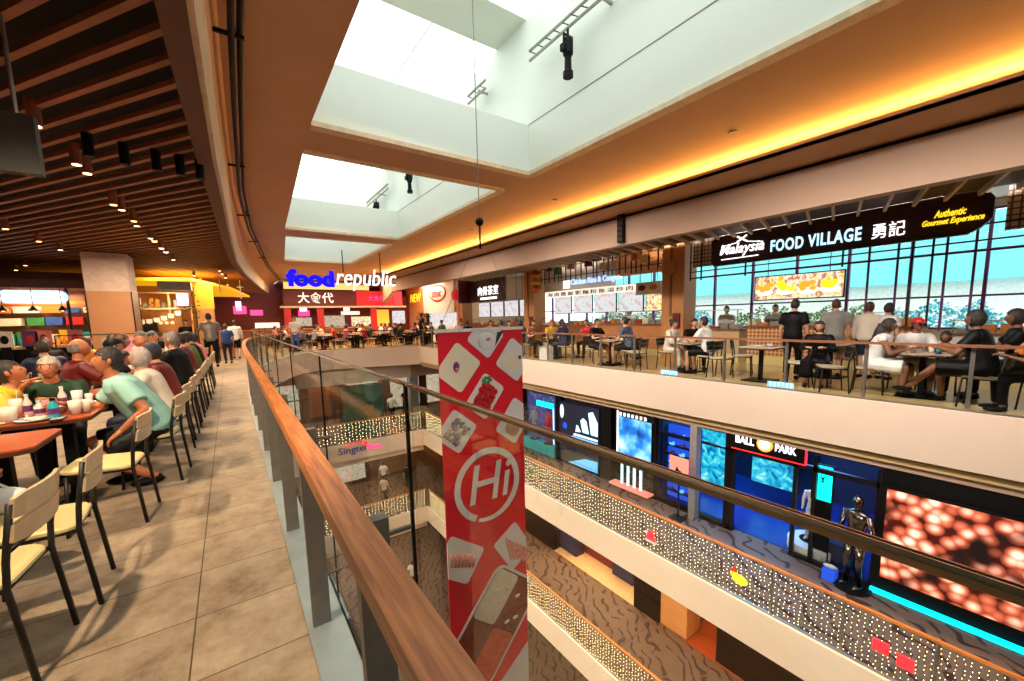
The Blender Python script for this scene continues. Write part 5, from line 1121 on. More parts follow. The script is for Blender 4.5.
for zz, hh in ((1.95, .22), (1.58, .28), (1.05, .42)):
    x = -1.1
    while x < 1.15:
        w_ = rd.uniform(.18, .5); B().box(x, .9 + rd.uniform(0, .2), zz, x + w_, 1.3, zz + hh*rd.uniform(.6, 1)).build('menu_board', rd.choice(colr), t); x += w_ + rd.uniform(.02, .1)
B().box(-1.6, .8, 2.2, 1.2, .84, 2.3).build('back_rail', 'orange', t)
for x in (-1.2, .6, 1.28): B().box(x, .0, .92, x + .06, .06, 2.7).build('upright', 'dark_frame', t)
for i, (x, m_, l) in enumerate(((-.62, 'paper', 'white board with black symbols'), (-.16, 'purple', 'dark purple menu board'), (.10, 'pink', 'pale menu board with a red dish'), (.72, 'pink', 'pink menu sheet'))):
    tt = thing('menu_stand', l + ' standing on the kiosk counter ledge', 'menu board', (-4.4 + x, 16.82, .98)); B().slab([(-.16, 0), (.16, -.02), (.15, .44), (-.15, .46)], 0, .03).build('board', m_, tt); B().ell((.0, -.005, .22), (.08, .01, .12), 10).build('print', ['black', 'red', 'red_dark', 'red'][i], tt); B().box(-.1, -.02, -.98, .1, .04, .02).build('foot', 'black', tt)
rd = random.Random(31)
kiosk = bpy.data.objects['food_kiosk']
for i in range(16): B().lathe([(.05, 0), (.06, .12), (.03, .18), (.03, .22)], n=8).build('jar', rd.choice(['orange', 'green', 'paper', 'red', 'yellow', 'cyan']), kiosk).location = (-1.3 + .17*i, .35 + rd.uniform(-.15, .15), 1.0)
for i in range(5):
    B().tube([(-1.1 + .55*i, -.2, 2.62), (-1.1 + .55*i, -.2, 2.1)], .008, 4).build('cord', 'black', kiosk); B().lathe([(.12, 0), (.03, .12), (.02, .14)], (-1.1 + .55*i, -.2, 1.98), 12).build('lamp_shade', 'dark_frame', kiosk); B().ell((-1.1 + .55*i, -.2, 1.99), .035, 8).build('bulb', 'e_warm', kiosk, True)
# railing frame with notices in front of the pillar
t = thing('notice_rail', 'black metal rail with framed notices in front of the square pillar', 'railing', (-2.6, 14.4, 0))
bb = B(); bb.tube([(-.9, 0, 0), (-.9, 0, 1.3), (1.0, 0, 1.3), (1.0, 0, 0)], .02, 6); bb.tube([(-.9, 0, .75), (1.0, 0, .75)], .02, 6); bb.build('frame', 'dark_frame', t)
for x, m_ in ((-.1, 'grey'), (.32, 'pink'), (.62, 'paper')): B().box(x, -.02, .8, x + .24, .01, 1.22).build('notice', m_, t)
# kiosk with pennants and plants
t = thing('food_kiosk', 'orange-lit drinks kiosk with shelves, plants and a string of white pennants', 'food stall', (-1.7, 19, 0))
B().box(-1.2, 1.6, 0, 1.0, 1.7, 3.0).build('back_wall', 'orange_wall', t); B().box(-1.2, 0, 0, .55, .5, 1.0).build('counter', 'grey', t); B().box(-1.25, -.05, 1.0, .6, .55, 1.06).build('counter_top', 'grey', t)
for zz in (2.06, 2.62): B().box(-1.2, -.05, zz, .62, .0, zz + .05).build('rail', 'wood_light', t)
for x in (-1.2, -.02, .58): B().box(x, -.04, 0, x + .05, .02, 2.65).build('upright', 'orange_wall', t)
B().box(-.4, .9, 1.0, .25, 1.0, 2.0).build('door_panel', 'wood_orange', t); B().box(-1.1, 1.0, 1.1, -.5, 1.1, 1.7).build('oven', 'dark_frame', t)
rd = random.Random(5)
for i in range(10): B().box(-1.1 + .17*i, .5, 2.12, -1.0 + .17*i, .65, 2.12 + rd.uniform(.15, .42)).build('shelf_box', rd.choice(['paper', 'orange', 'dark_green', 'grey', 'white']), t)
bb = B()
for i in range(170):
    a, c, e = rd.choice([(rd.uniform(-1.2, .6), rd.uniform(-.1, .1), rd.uniform(2.0, 2.3)), (.72 + rd.uniform(-.1, .1), rd.uniform(-.1, .1), rd.uniform(1.2, 2.7)), (-1.1 + rd.uniform(-.15, .1), rd.uniform(-.1, .1), rd.uniform(1.1, 2.3))])
    s = rd.uniform(.04, .08); q = rd.uniform(0, 6.28); bb.add([(a, c, e), (a + s*math.cos(q), c - s*.4, e + s*.4), (a + 2*s*math.cos(q), c - s*.3, e - s*.3), (a + s*math.cos(q) , c + s*.3, e - s*.2)], [(0, 1, 2, 3)])
bb.build('foliage', 'leaf', t, fix=False)
for i in range(7):
    x = -.98 + .2*i; zz = 1.86 - .16*math.sin(math.pi*min(i, 6)/6*.5 + 1.3) + .18*(i/6)**2
    tt = B().slab([(x - .08, zz), (x + .08, zz), (x + .08, zz - .14), (x, zz - .17), (x - .08, zz - .14)], -.10, -.09).build('pennant', 'paper', t)
for i in range(3): B().lathe([(.055, 0), (.055, .02)], n=12).build('round_tag', 'cream_food', t).matrix_local = Matrix.Translation((.02 + .16*i - .3, -.1, 1.58)) @ Matrix.Rotation(R(90), 4, 'X')
B().box(.26, -.2, 2.2, .56, -.14, 2.6).build('monitor', 'e_white', t); B().box(.22, -.14, 2.16, .6, -.1, 2.64).build('monitor_case', 'purple', t)
person('kiosk worker in black under the small monitor', (-1.35, 19.9, 0), R(180), 'stand', 'black', 'black', 'hair_black', 'short', 'skin', 'short', 'long', 1.0)
tt = pillar(-.98, 19.6, -.42, 20.4, 2.1, 'orange-yellow column at the end of the pennant kiosk', 'wood_orange', 'yellow', 3.08)
# yellow soffit over the kiosks
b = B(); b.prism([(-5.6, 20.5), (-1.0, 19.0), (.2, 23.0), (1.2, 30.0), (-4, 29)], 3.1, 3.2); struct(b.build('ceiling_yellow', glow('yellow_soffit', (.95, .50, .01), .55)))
B_ = B(); B_.box(-1.9, 18.4, 2.72, -1.0, 19.2, 3.0); o = B_.build('air_duct', 'grey'); tag(o, 'grey box duct above the pennant kiosk', 'duct')
for x, y, l in ((-.15, 17.5, 'left'), (.55, 22, 'right')):
    t = thing('ceiling_rod', 'pale hanging rod with bracket from the slat ceiling, %s of the aisle pair' % l, 'rod', (x, y, 2.6)); B().tube([(0, 0, 0), (0, 0, .82)], .02, 6).build('rod', 'offwhite', t); B().box(-.12, -.02, .5, .12, .02, .54).build('crossbar', 'offwhite', t)

# ------------------------------------------------------------------ far hall: red stalls
t = thing('food_stall_row', 'dark red far stall row with lit pink signs and warm counters', 'food stalls', (-4, 31.5, 0))
B().box(0, 0, 0, 16, .3, 3.3).build('wall', 'red_dark', t); B().box(0, -1.2, 0, 14, -.9, 1.0).build('counter', 'wood_brown', t); B().box(0, -1.3, 1.0, 14, -.8, 1.06).build('counter_top', 'orange', t)
for x, w_, z0_, z1_, m_ in ((4.3, .7, 2.1, 2.6, 'e_pink'), (5.2, .7, 2.0, 2.35, 'e_pink'), (8.0, .7, 1.9, 2.3, 'e_pink'), (4.45, .3, 2.3, 2.9, 'e_white'), (10.8, 1.3, 1.95, 2.2, 'e_white_soft'), (8.1, .45, 2.2, 2.5, 'e_white'), (11.0, .4, 2.25, 2.5, 'e_white'), (7.6, 1.2, 1.2, 1.8, 'stall_goods'), (9.6, 1.4, 1.1, 1.9, 'stall_goods'), (11.5, 1.6, 1.1, 1.8, 'food_photo'), (5.4, 1.4, 1.15, 1.5, 'e_white_soft'), (13.4, .9, .8, 2.3, 'e_orange'), (14.6, 1.0, 1.2, 2.2, 'menu_panel')):
    B().box(x, -.12, z0_, x + w_, -.02, z1_).build('lit_panel', m_, t)
for x in (7.0, 9.0, 12.6): B().box(x, -1.4, 0, x + .4, -1.15, 2.4).build('column', 'red', t)
rd = random.Random(21)
ftab = make_table('pale table in the far hall', .7, .7, 'table_pale', 'table_edge'); ftab.location = (3.0, 24.3, 0); ftab['group'] = 'pale tables of the far hall'; ftab['label'] = 'pale square table in the far hall beyond the void'
fch = make_chair('chair', 'dark framed chair in the far hall beyond the void', 'table_pale', 'black', 'dark_frame', group='chairs of the far hall'); fch.location = (3.0, 23.7, 0)
k = 0; cols_ = ['black', 'grey', 'white', 'navy', 'pink', 'red', 'blue', 'offwhite', 'dark_green', 'purple']
for r_, y in enumerate((23.4, 25.2, 27.2, 29.0)):
    for c_ in range(6):
        x = 2.6 + 1.55*c_ + .3*(r_ % 2)
        if k: dup(ftab, (x, y, 0))
        for s in (-1, 1):
            if k or s > 0: dup(fch, (x + s*.6, y, 0), R(90*s))
            if (r_*7 + c_*3 + s) % 4 != 0 and r_ < 3:
                person('seated diner in the far hall wearing ' + cols_[k % 10].replace('_', ' ') + ', table %s of row %s' % (['one','two','three','four','five','six'][c_], ['nearest','second','third','last'][r_]) , (x + s*.57, y, 0), R(90*s), 'sit', cols_[k % 10], 'black', ['hair_black', 'hair_brown', 'hair_black'][k % 3], ['short', 'bob', 'short'][k % 3], 'skin', 'short', 'long', 1.0, 12, group=None)
            k += 1
person('person in black standing by the far corner of the void beside a plant', (8.9, 21.6, 0), R(-100), 'stand', 'black', 'black', 'hair_black', 'short', 'skin', 'short', 'long', 1.08)
person('person in green shirt seated behind the far corner of the balustrade', (10.6, 22.2, 0), R(100), 'sit', 'green', 'black', 'hair_black', 'short', 'skin', 'short', 'long', 1.1)
t = thing('potted_plant', 'dark bushy potted plant at the far corner of the food hall', 'plant', (9.5, 22.6, 0)); B().lathe([(.2, 0), (.26, .5), (.22, .5)], n=14).build('pot', 'black', t); B().tube([(0, 0, .4), (0, 0, 1.4)], .03, 6).build('stem', 'wood_brown', t)
bb = B()
for i in range(260):
    v = Vector((rd.gauss(0, 1), rd.gauss(0, 1), rd.gauss(0, 1))).normalized(); p = v*rd.uniform(.2, .48) + Vector((0, 0, 1.6)); q = Vector((rd.uniform(-1, 1), rd.uniform(-1, 1), rd.uniform(-1, 1))).normalized()*.09
    s_ = v.cross(q).normalized()*.035; bb.add([p, p + q*.5 + s_, p + q, p + q*.5 - s_], [(0, 1, 2, 3)])
bb.build('foliage', 'dark_green', t, fix=False)
# people on the lower floors
for x, y, z_, sh, l in ((6.2, 24.4, -4.6, 'orange', 'in orange walking at the far end of the upper arcade'), (7.6, 23.6, -4.6, 'white', 'in white near the far pillar of the upper arcade'), (8.9, 24.8, -4.6, 'black', 'in black standing by the far upper arcade shops'), (6.5, 22.5, -9.1, 'offwhite', 'in cream with a pale cap on the lower arcade'), (8.3, 23.5, -9.1, 'black', 'in black on the lower arcade'), (7.2, 24.8, -9.1, 'white', 'in white deeper in the lower arcade'), (3.8, 24.0, -9.1, 'grey', 'in grey at the left of the lower arcade'), (6.2, 22.0, -13.6, 'orange', 'in orange on the lowest floor'), (7.2, 20.5, -13.6, 'white', 'in white on the lowest floor'), (5.6, 19.0, -13.6, 'grey', 'in grey on the lowest floor')):
    person('shopper ' + l, (x, y, z_), R(170 + x*20), 'walk' if x > 6 else 'stand', sh, 'black', 'hair_black', 'short', 'skin', 'short', 'long', 1.0)

# ------------------------------------------------------------------ right-hand food hall (across the void)
for y0, l in ((7.42, 'nearest of the three orange wooden pillars, beside the long dark sign'), (15.12, 'middle of the three orange wooden pillars'), (22.32, 'farthest of the three orange wooden pillars')):
    t = thing('pillar', l, 'pillar', (12.3, y0 + .4, 0)); B().box(-.35, -.4, 0, .35, .4, 4.14).build('cladding', 'wood_orange', t); B().box(-.37, .02, 1.4, -.35, .1, 4.1).build('groove', 'wood_brown', t)
    B().slab(rrect(0, 0, .1, .1, .04), 0, .01) ; B().box(-.4, -.3, 1.0, -.355, -.05, 1.5).build('notice', 'red_dark', t)
# long dark sign
t = thing('stall_sign', 'long dark maroon sign lettered FOOD VILLAGE in blue-white over the right stall', 'sign', (11.85, 3.8, 3.27))
B().plate([(2.63, -.43), (2.70, -.33), (2.70, .30), (2.60, .40), (-2.45, .42), (-2.55, .34), (-2.60, .34), (-2.66, .25), (-2.66, -.12), (-2.52, -.28), (-2.35, -.38)], 0, .12).build('board', 'maroon_sign', t)
text('lettering', 'FOOD VILLAGE', .42, 'e_skyblue', (-.015, .18, -.08), FACE_X, t, bold=.010, space=1.12, fit=(1.86, .30))
text('lettering', 'Malaysia', .44, 'e_white', (-.015, 1.86, -.04), FACE_X, t, shear=.25, bold=.004, fit=(1.18, .36))
bb = B(); bb.bar((-.02, 1.98, .16), (-.02, 1.72, .32), .015, .04); bb.bar((-.02, 1.72, .16), (-.02, 1.98, .32), .015, .04); bb.bar((-.02, 2.4, .10), (-.02, 1.98, .15), .012, .02); bb.bar((-.02, 1.72, .15), (-.02, 1.3, .08), .012, .02); bb.bar((-.02, 2.4, -.27), (-.02, 1.4, -.26), .012, .025); bb.build('emblem', 'e_white', t)
text('lettering', '勇記', .44, 'e_white', (-.015, -1.20, -.08), FACE_X, t, bold=0, fit=(.54, .32))
text('lettering', 'Authentic', .20, 'e_yellow', (-.015, -2.10, .08), FACE_X, t, shear=.35, bold=.004, fit=(.44, .14)); text('lettering', 'Gourmet Experience', .20, 'e_yellow', (-.015, -2.14, -.09), FACE_X, t, shear=.35, bold=.004, fit=(.84, .15))
B().box(.02, -2.4, .42, .1, 2.5, .46).build('sign_light', 'e_white_soft', t)
for y in (-2.2, 2.3): B().box(.03, y, .4, .08, y + .04, .85).build('hanger', 'black', t)
# black steel grid behind/around the sign
t = thing('steel_grid', 'black steel grid frame with lattice corners behind the long dark sign', 'frame', (12.05, 0, 0))
bb = B()
for z_ in (2.55, 2.75, 3.05, 3.8): bb.box(-.02, -2.4, z_, .02, 7.3, z_ + .03)
for y in (-2.2, .3, 1.9, 2.2, 3.4, 5.6, 6.9, 7.25): bb.box(-.02, y, 1.1 if y in (1.9, 2.2) else 2.5, .02, y + .035, 3.95)
bb.build('bars', 'dark_frame', t); B().box(0, 6.3, 2.9, .03, 7.2, 3.7).build('lattice_panel', 'lattice', t); B().box(0, -2.4, 2.9, .03, 1.0, 3.7).build('lattice_panel', 'lattice', t)
t = thing('stall_posts', 'thin purple-red steel posts standing at the right stall counter', 'posts', (12.4, 0, 0))
for y in (1.35, 1.75, 2.5, 3.0): B().box(0, y, 1.0, .04, y + .04, 3.9).build('post', 'purple', t)
# food photos lightbox
t = poster('menu_board', 'lit board of four golden food photographs over the right stall', (13.5, 4.87, 1.85), 2.2, .68, 'food_photo', 'black', 'menu board')
for i in range(4):
    bb = B(); rd = random.Random(i); y = -.82 + .55*i; bb.ell((-.02, y, .22), (.015, .24, .10), 14); bb.build('bowl_picture', 'e_white', t, True); bb = B(); [bb.ell((-.035, y + rd.uniform(-.18, .18), .34 + rd.uniform(-.08, .12)), (.012, .09, .07), 8) for _ in range(8)]; bb.build('food_picture', ['e_yellow', 'e_orange', 'e_yellow', 'e_orange'][i], t, True)
# stall counters
def counter(x, y0, y1, label, front, h=1.05, glassh=.35):
    t = thing('stall_counter', label, 'counter', (x, y0, 0)); L = y1 - y0
    B().box(0, 0, .25, .6, L, h).build('body', front, t); B().box(.02, .02, 0, .58, L - .02, .25).build('kick', 'cream_seat', t); B().box(-.06, -.02, h, .66, L + .02, h + .05).build('top', 'wood_brown', t)
    B().box(-.02, .05, h + .05, .0, L - .05, h + glassh).build('glass_screen', 'glass_clear', t); bb = B(); bb.box(-.03, .05, h + glassh, .3, L - .05, h + glassh + .02)
    for i in range(int(L / 1.2) + 1): bb.box(-.02, .05 + 1.19*i*((L-.15)/(1.2*max(1, int(L/1.2)))), h + .05, .0, .08 + 1.19*i*((L-.15)/(1.2*max(1, int(L/1.2)))), h + glassh)
    bb.build('screen_frame', 'steel', t); rd = random.Random(int(y0*10))
    for i in range(int(L / .3)): B().box(.15, .12 + .3*i, h + .05, .45, .36 + .3*i, h + .08 + rd.uniform(.02, .16)).build('food_tray', rd.choice(['steel', 'steel', 'cream_food', 'red', 'grey', 'orange']), t)
    return t
counter(12.25, 2.0, 5.6, 'stall counter with brown diamond-patterned front under the long dark sign', 'diamond_front')
counter(12.25, 5.8, 7.3, 'glass and pale wood stall counter beside the nearest orange pillar', 'wood_light', .95, .6)
counter(12.3, 8.4, 11.8, 'brown brick-coloured counter of the stall with menu strip, near part', 'orange_wall', 1.1, .35)
counter(12.3, 12.0, 15.0, 'brown counter of the stall with menu strip, far part', 'wood_brown', 1.05, .35)
counter(12.3, 16.1, 22.2, 'counter of the stall with the dark maroon sign', 'wood_brown', 1.05, .35)
counter(12.6, -2.4, 1.7, 'low white counter before the bright windows at the right', 'white', .9, .3)
# middle stall: grid of black bars with lanterns, lettered lights, menu strip
t = thing('stall_grid', 'black bar grid with lanterns and boxes over the middle stall', 'frame', (12.0, 8.3, 0))
bb = B()
for z_ in (3.15, 3.6, 3.95): bb.box(-.02, 0, z_, .02, 6.7, z_ + .03)
rd = random.Random(8); y = .1
while y < 6.6: bb.box(-.02, y, 3.0 if rd.random() < .6 else 2.95, .02, y + .03, 4.0); y += rd.uniform(.16, .38)
bb.build('bars', 'dark_frame', t); B().box(.5, 0, 2.95, .55, 2.4, 4.1).build('back_panel', 'orange_wall', t); B().box(.5, 2.4, 2.62, .55, 6.7, 4.1).build('back_panel', 'offwhite', t)
for i, (y, z_, m_) in enumerate(((.5, 3.25, 'cream_seat'), (.9, 3.4, 'wood_orange'), (1.5, 3.7, 'paper'), (2.4, 3.2, 'cream_seat'), (1.9, 3.2, 'cream_food'), (3.2, 3.45, 'red_dark'), (4.2, 3.45, 'wood_brown'), (5.0, 3.3, 'green'), (2.8, 3.6, 'dark_frame'), (5.6, 3.5, 'dark_frame'))):
    B().box(-.12, y, z_, .08, y + .24, z_ + .28).build('lantern_box', m_, t)
text('lettering', 'Chicken Rice & Congee', .32, 'e_letterblue', (-.1, 2.95, 2.86), FACE_X, t, bold=.01, fit=(2.6, .3)); B().box(-.12, 4.3, 2.65, -.1, 4.7, 2.98).build('emblem', 'e_white', t)
t = thing('menu_strip', 'long cream strip of menu characters over the middle stall', 'menu board', (11.95, 11.3, 2.45))
B().box(0, -3.0, -.14, .06, 2.95, .13).build('strip', 'e_white_soft', t); text('lettering', '海南雞飯粥麵粉飯湯炒肉魚菜', .30, 'black', (-.012, 0, -.01), FACE_X, t, space=1.35, fit=(5.6, .17))
for i in range(5): poster('menu_board', 'bright lit menu panel with food pictures in the middle stall, ' + ['first', 'second', 'third', 'fourth', 'fifth'][i] + ' from the nearest pillar', (12.9, 8.95 + 1.3*i, 1.62), 1.12, .78, 'menu_panel' if i % 2 else 'food_photo' if i == 0 else 'menu_panel', 'dark_frame', 'menu board')
t = poster('menu_board', 'small cream board with two bowls of food beside the nearest pillar', (11.93, 8.75, 2.2), .95, .36, 'cream_food', 'cream_food', 'menu board'); B().ell((-.02, .25, .2), (.01, .16, .1), 12).build('bowl_picture', 'red_dark', t, True); B().ell((-.02, -.22, .2), (.01, .16, .1), 12).build('bowl_picture', 'orange', t, True)
t = thing('wall_ornament', 'round orange wooden medallion on the nearest orange pillar', 'ornament', (11.92, 7.95, 2.95)); o = B().lathe([(.26, 0), (.26, .04)], n=20).build('disc', 'orange_wall', t); o.rotation_euler = (0, R(-90), 0)
# lantern string by middle pillar
t = thing('red_lantern', 'red and gold hanging lanterns beside the middle orange pillar', 'lantern', (11.8, 14.75, 2.8))
for i, (z_, m_) in enumerate(((.9, 'red'), (.6, 'orange'), (.25, 'yellow'), (-.05, 'orange'))): B().ell((0, .05*(-1)**i, z_), (.24, .28, .15), 14).build('lantern', m_, t, True)
B().tube([(0, 0, -.2), (0, 0, 1.3)], .012, 5).build('cord', 'red', t)
# maroon sign stall
t = thing('stall_sign', 'dark maroon sign with white brush characters on the second far stall', 'sign', (11.8, 19.3, 3.1))
B().box(0, -1.85, -.72, .15, 2.0, .75).build('board', 'maroon_sign', t); B().box(-.6, 2.0, -.72, .15, 2.1, .75).build('side_board', 'red_dark', t)
text('lettering', '肉骨茶室', .85, 'e_white', (-.02, -.3, -.12), FACE_X, t, bold=0, fit=(2.1, .5)); B().box(-.02, -1.2, -.6, -.01, .5, -.48).build('line', 'e_white', t)
B().ell((-.5, 2.6, -.2), (.25, .35, .35), 12).build('red_box', 'e_soft_red', t)
for i in range(4): poster('menu_board', 'bright menu panel in the stall under the maroon sign, ' + ['first', 'second', 'third', 'fourth'][i] + ' from the middle pillar', (12.9, 16.9 + 1.45*i, 1.55), 1.25, .85, 'menu_panel', 'dark_frame', 'menu board')
# oval badge stall at the far end
t = thing('stall_sign', 'white stall front with an oval red badge beyond the farthest pillar', 'sign', (12.0, 25.9, 0)); B().box(0, -2.4, 1.9, .2, 2.6, 4.1).build('panel', 'white', t)
B().ell((-.02, .0, 3.25), (.04, 1.35, .6), 24).build('badge_rim', 'red', t, True); B().ell((-.05, .0, 3.25), (.04, 1.2, .48), 24).build('badge', 'white', t, True); text('lettering', 'STEAK', .5, 'e_red', (-.1, 0, 3.15), FACE_X, t, bold=.02)
B().box(-.0, -2.4, 0, .3, 2.6, 1.0).build('counter', 'white', t); B().box(.4, -2.3, 1.0, .45, 2.5, 1.9).build('lit_panel', 'menu_panel', t)
t = thing('stall_sign', 'yellow tilted letters on an orange stall front at the far right corner', 'sign', (12.0, 29.5, 0)); B().box(0, -1, 0, .2, 2.5, 4).build('panel', 'orange_wall', t); text('lettering', 'NEW', .9, 'e_yellow', (-.03, .5, 3.1), FACE_X, t, shear=.2)
# black hanging speaker array on the bulkhead
t = thing('line_speaker', 'black column speaker hanging over the bulkhead between the stalls', 'speaker', (8.28, 6.9, 3.3)); B().box(-.05, -.09, 0, .05, .09, .72).build('cabinet', 'black', t)
for i in range(5): B().box(-.06, -.08, .05 + .13*i, -.05, .08, .13 + .13*i).build('grille', 'dark_frame', t)

# tables, chairs and people beyond the balustrade
rc = make_chair('chair', 'pale seated chair with thin dark frame, empty, by the white-topped table', 'table_pale', 'dark_frame', 'dark_frame'); rc['group'] = 'thin dark framed chairs of the food hall'; rc.location = (9.15, 4.7, 0); rc.rotation_euler = (0, 0, R(180))
rt = make_table('pale topped table with black pedestal, empty, before the standing man in black', .7, .7, 'table_pale', 'table_edge', .74); rt['group'] = 'pale topped tables of the food hall'; rt.location = (9.35, 3.95, 0)
TB = [(9.55, 5.75, 'pale table between the man in the white tee and the pair of diners'), (9.3, 8.1, 'pale table between the man in plaid and the man in black tee'), (9.6, 10.9, 'pale table of the group left of the man in black tee'), (9.5, 1.5, 'pale table with cups before the two women in black at the right'), (9.5, 13.2, 'pale table farther along the balustrade'), (10.0, 15.6, 'pale table near the middle pillar'), (9.8, 18.2, 'farthest pale table along the balustrade'), (10.9, 3.2, 'pale table by the woman in black with long hair'), (11.0, 9.6, 'pale table near the middle stall counter')]
for x, y, l in TB: dup(rt, (x, y, 0), 0, l)
def seat_person(x, y, a, chairlabel, *args, **kw):
    dup(rc, (x, y, 0), R(a), chairlabel); return person(args[0], (x, y, 0), R(a), 'sit', *args[1:], **kw)
CHL = 'thin dark framed chair under the '
seat_person(9.35, 5.12, 0, CHL + 'man in the white tee', 'man in white tee and dark shorts seated facing left in the food hall', 'white', 'black', 'hair_black', 'short', 'skin', 'short', 'short', h=1.08, lean=12, look=(0, -10))
seat_person(9.75, 6.45, 180, CHL + 'woman in the cream shirt', 'woman in cream shirt with dark tied hair eating opposite the white tee', 'offwhite', 'offwhite', 'hair_black', 'bun', 'skin', 'long', 'long', h=1.02, lean=10)
seat_person(10.2, 6.1, 150, CHL + 'boy in black', 'young man in black beside the woman in cream', 'black', 'navy', 'hair_black', 'short', 'skin', 'short', 'long', h=1.04, lean=14)
seat_person(9.25, 8.75, 180, CHL + 'man in black tee', 'man in black printed tee facing right by the balustrade', 'black', 'black', 'hair_black', 'short', 'skin', 'short', 'short', h=1.07, lean=10)
seat_person(9.35, 7.42, 10, CHL + 'man in plaid', 'man in dark plaid shirt seen from behind at the balustrade table', 'plaid', 'black', 'hair_black', 'short', 'skin', 'short', 'short', h=1.1, lean=14)
seat_person(9.4, 10.2, 0, CHL + 'woman in grey-blue', 'woman with long dark hair in grey-blue beside a white bag', 'navy', 'navy', 'hair_black', 'long', 'skin', 'long', 'long', h=1.06, lean=14)
seat_person(9.9, 11.6, 170, CHL + 'person with red cap', 'person in yellow top and red cap at the group table', 'yellow', 'black', 'hair_black', 'short', 'skin', 'short', 'long', h=1.06, cap='red')
seat_person(9.2, 11.9, 180, CHL + 'dark-haired diner at the group table', 'dark-haired diner in brown at the left of the group table', 'wood_brown', 'black', 'hair_brown', 'bob', 'skin', 'short', 'long', h=1.06)
seat_person(10.6, 10.2, 90, CHL + 'person in red near the counter', 'person in orange-red seated near the middle stall counter', 'red', 'black', 'hair_black', 'short', 'skin', 'short', 'long', h=1.05)
seat_person(10.9, 8.95, 200, CHL + 'diner near the middle counter', 'diner in white near the middle stall counter', 'white', 'black', 'hair_black', 'short', 'skin', 'short', 'long', h=1.05)
seat_person(9.35, 12.55, 0, CHL + 'diner in maroon', 'diner in maroon farther along the balustrade', 'red_dark', 'black', 'hair_black', 'bob', 'skin', 'short', 'long', h=1.05)
seat_person(9.5, 13.9, 180, CHL + 'diner in blue', 'diner in blue farther along the balustrade', 'blue', 'black', 'hair_black', 'short', 'skin', 'short', 'long', h=1.05)
seat_person(10.0, 14.9, 0, CHL + 'diner in grey', 'diner in grey before the middle orange pillar', 'grey', 'black', 'hair_black', 'short', 'skin', 'short', 'long', h=1.05)
seat_person(10.1, 16.3, 180, CHL + 'diner in pink', 'diner in pink beyond the middle orange pillar', 'pink', 'black', 'hair_black', 'bob', 'skin', 'short', 'long', h=1.05)
seat_person(9.7, 17.5, 0, CHL + 'diner in black beyond the pillar', 'diner in black before the maroon-signed stall', 'black', 'black', 'hair_black', 'short', 'skin', 'short', 'long', h=1.05)
seat_person(9.9, 18.9, 180, CHL + 'diner in white before the maroon sign', 'diner in white shirt before the maroon-signed stall', 'white', 'black', 'hair_black', 'short', 'skin', 'short', 'long', h=1.05)
person('man in black sleeveless top standing with his back turned at the counter', (10.0, 3.62, 0), R(-85), 'stand', 'black', 'black', 'hair_black', 'short', 'skin', 'short', 'long', 1.03)
person('man in grey-brown tee standing at the stall counter', (11.0, 3.17, 0), R(-70), 'stand', 'grey', 'grey', 'hair_brown', 'short', 'skin', 'short', 'short', 1.02)
person('woman in cream top and dark skirt standing at the right counter', (11.2, 2.68, 0), R(-100), 'stand', 'offwhite', 'navy', 'hair_brown', 'bob', 'skin', 'long', 'short', .97)
person('woman with curly black hair standing beside the woman in the cream top', (11.2, 2.38, 0), R(-120), 'stand', 'white', 'navy', 'hair_black', 'bob', 'skin', 'short', 'long', .95)
seat_person(9.6, 3.0, 100, CHL + 'woman in black with long hair', 'woman in black with long black hair seated, back to the balustrade', 'black', 'black', 'hair_black', 'long', 'skin', 'long', 'gown', h=.98, lean=6)
seat_person(9.30, 2.12, 190, CHL + 'woman in the white dress', 'woman in white sleeveless dress with long black hair at the right table', 'white', 'white', 'hair_black', 'long', 'skin_dark', 'none', 'dress', h=1.02, lean=16, near=True)
seat_person(10.0, 1.75, 120, CHL + 'person in the red cap at right', 'person in red cap and white top behind the white dress', 'white', 'white', 'hair_black', 'short', 'skin_dark', 'short', 'dress', h=1.02, cap='red')
seat_person(10.1, 1.30, 80, CHL + 'child at the right table', 'child with black hair behind the cups of the right table', 'skin_dark', 'black', 'hair_black', 'bob', 'skin_dark', 'short', 'long', h=.84)
seat_person(9.05, .80, -5, CHL + 'woman in black at the right edge', 'woman in black dress with bare crossed leg at the right table', 'black', 'black', 'hair_black', 'bob', 'skin_dark', 'short', 'dress', h=1.1, lean=8, near=True, fl=(-.1, .7, .2), fat=1.15)
seat_person(9.95, .5, 10, CHL + 'second person in black at the right edge', 'broad person in black with big hair beside the woman in black', 'black', 'black', 'hair_black', 'bob', 'skin_dark', 'short', 'long', h=1.1, lean=6, fat=1.15)
seat_person(9.1, .22, 20, CHL + 'person in orange at the photo edge', 'person in orange top at the right photo edge', 'orange', 'black', 'hair_black', 'short', 'skin_dark', 'short', 'long', h=1.0)
for x, y, a, l in ((9.3, 3.25, 10, 'empty, before the long-haired woman in black'), (8.95, 2.6, 30, 'empty, behind the white dress'), (9.95, 4.6, 200, 'empty, by the diamond-fronted counter'), (9.0, 6.95, 10, 'empty, right of the man in plaid'), (10.2, 8.3, 90, 'empty, by the middle stall'), (9.3, 14.6, 0, 'empty, before the middle pillar'), (10.9, 11.8, 0, 'empty, near the far part of the middle counter')):
    dup(rc, (x, y, 0), R(a), 'thin dark framed chair ' + l)
zt = .742
for i, (x, y, l) in enumerate(((9.4, 1.62, 'nearest the white dress'), (9.55, 1.42, 'in the middle of the right table'), (9.68, 1.66, 'before the red cap'))): cup((x, y, zt), 'clear cup ' + l, 'cup', i == 0)
bottle((9.42, 1.32, zt), 'dark blue bottle on the right table before the woman in black', 'blue', 'white', .2, .035)
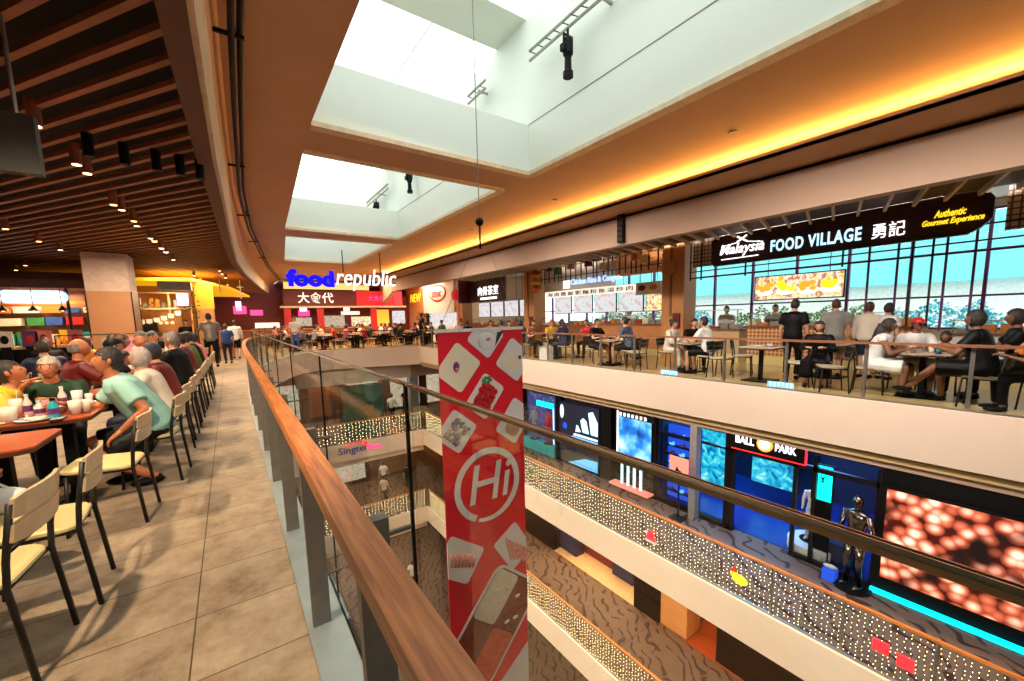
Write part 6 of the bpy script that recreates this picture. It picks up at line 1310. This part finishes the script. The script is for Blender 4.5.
for x, y, l in ((9.45, 5.65, 'before the man in white tee'), (9.65, 5.95, 'before the woman in cream'), (9.3, 8.15, 'before the man in plaid'), (9.25, 3.95, 'on the empty pale table')): plate((x, y, zt), 'white plate ' + l)
t = thing('tray', 'brown tray on the empty pale table before the standing man', 'tray', (9.5, 3.85, zt)); B().prism(rrect(0, 0, .3, .22, .03), 0, .012).build('base', 'wood_brown', t); B().lathe([(.05, .012), (.06, .06)], n=12).build('bowl', 'white', t)
t = thing('bag', 'white paper bag standing on the floor beside the woman in grey-blue', 'bag', (9.0, 10.75, 0)); B().box(-.15, -.2, 0, .15, .2, .45).build('sack', 'white', t); B().tube([(0, -.08, .45), (0, 0, .56), (0, .08, .45)], .01, 5).build('handle', 'white', t)
for y, sh, l in ((6.6, 'white', 'in white behind the glass of the nearest counter'), (5.2, 'grey', 'in a grey cap behind the diamond-fronted counter'), (10.4, 'white', 'in white behind the middle stall counter'), (18.0, 'grey', 'in grey under the maroon sign')):
    person('stall worker ' + l, (13.1, y, 0), R(95), 'stand', sh, 'black', 'hair_black', 'short', 'skin', 'short', 'long', 1.0)
# blue decals at the foot of the glass
for y, l in ((5.55, 'below the man in the white tee'), (3.2, 'below the standing men')):
    t = thing('glass_decal', 'small blue decal low on the balustrade glass ' + l, 'decal', (8.415, y, .10)); rd = random.Random(int(y*9))
    B().box(0, -.22, -.04, .006, .22, .06).build('film', 'e_ltblue', t)
    bb = B()
    for i in range(6): bb.box(-.004, -.2 + .07*i, -.02 + rd.uniform(-.01, .02), 0, -.17 + .07*i, .05)
    bb.build('marks', 'e_skyblue', t)

# what stands outside the right windows
t = thing('distant_building', 'white and pale cyan building front seen through the right windows', 'building', (26, 0, -3)); B().box(0, -14, 0, 6, 24, 5.6).build('block', 'white', t); B().box(-.6, -14, 5.6, 6, 24, 8.3).build('upper_storey', mat('far_wall', (.22, .78, .86), .6), t)
for i in range(12): B().box(-.05, -13 + 3*i, 3.2, 0, -11.2 + 3*i, 3.4).build('ledge', 'grey', t)
rd = random.Random(77)
for i in range(9):
    t = thing('tree', 'blurred green tree outside the right windows, ' + ['first', 'second', 'third', 'fourth', 'fifth', 'sixth', 'seventh', 'eighth', 'ninth'][i] + ' from the right', 'tree', (22 + rd.uniform(-1, 1), -7 + 3.3*i, -3)); B().tube([(0, 0, 0), (0, 0, 3.4)], .12, 6).build('trunk', 'wood_brown', t)
    bb = B()
    for k in range(900):
        v = Vector((rd.gauss(0, 1), rd.gauss(0, 1), rd.gauss(0, 1))).normalized()*rd.uniform(.75, 1.0); v = Vector((v.x*.8, v.y*1.5, v.z*.55 + 4.05 + .15*math.sin(v.y*9))); q = Vector((rd.uniform(-1,1), rd.uniform(-1,1), rd.uniform(-1,1))).normalized()*.16; s_ = q.cross(Vector((0,0,1))).normalized()*.06
        bb.add([v, v + q*.5 + s_, v + q, v + q*.5 - s_], [(0, 1, 2, 3)])
    bb.build('foliage', 'cyan' if i % 3 == 0 else 'leaf', t, fix=False)
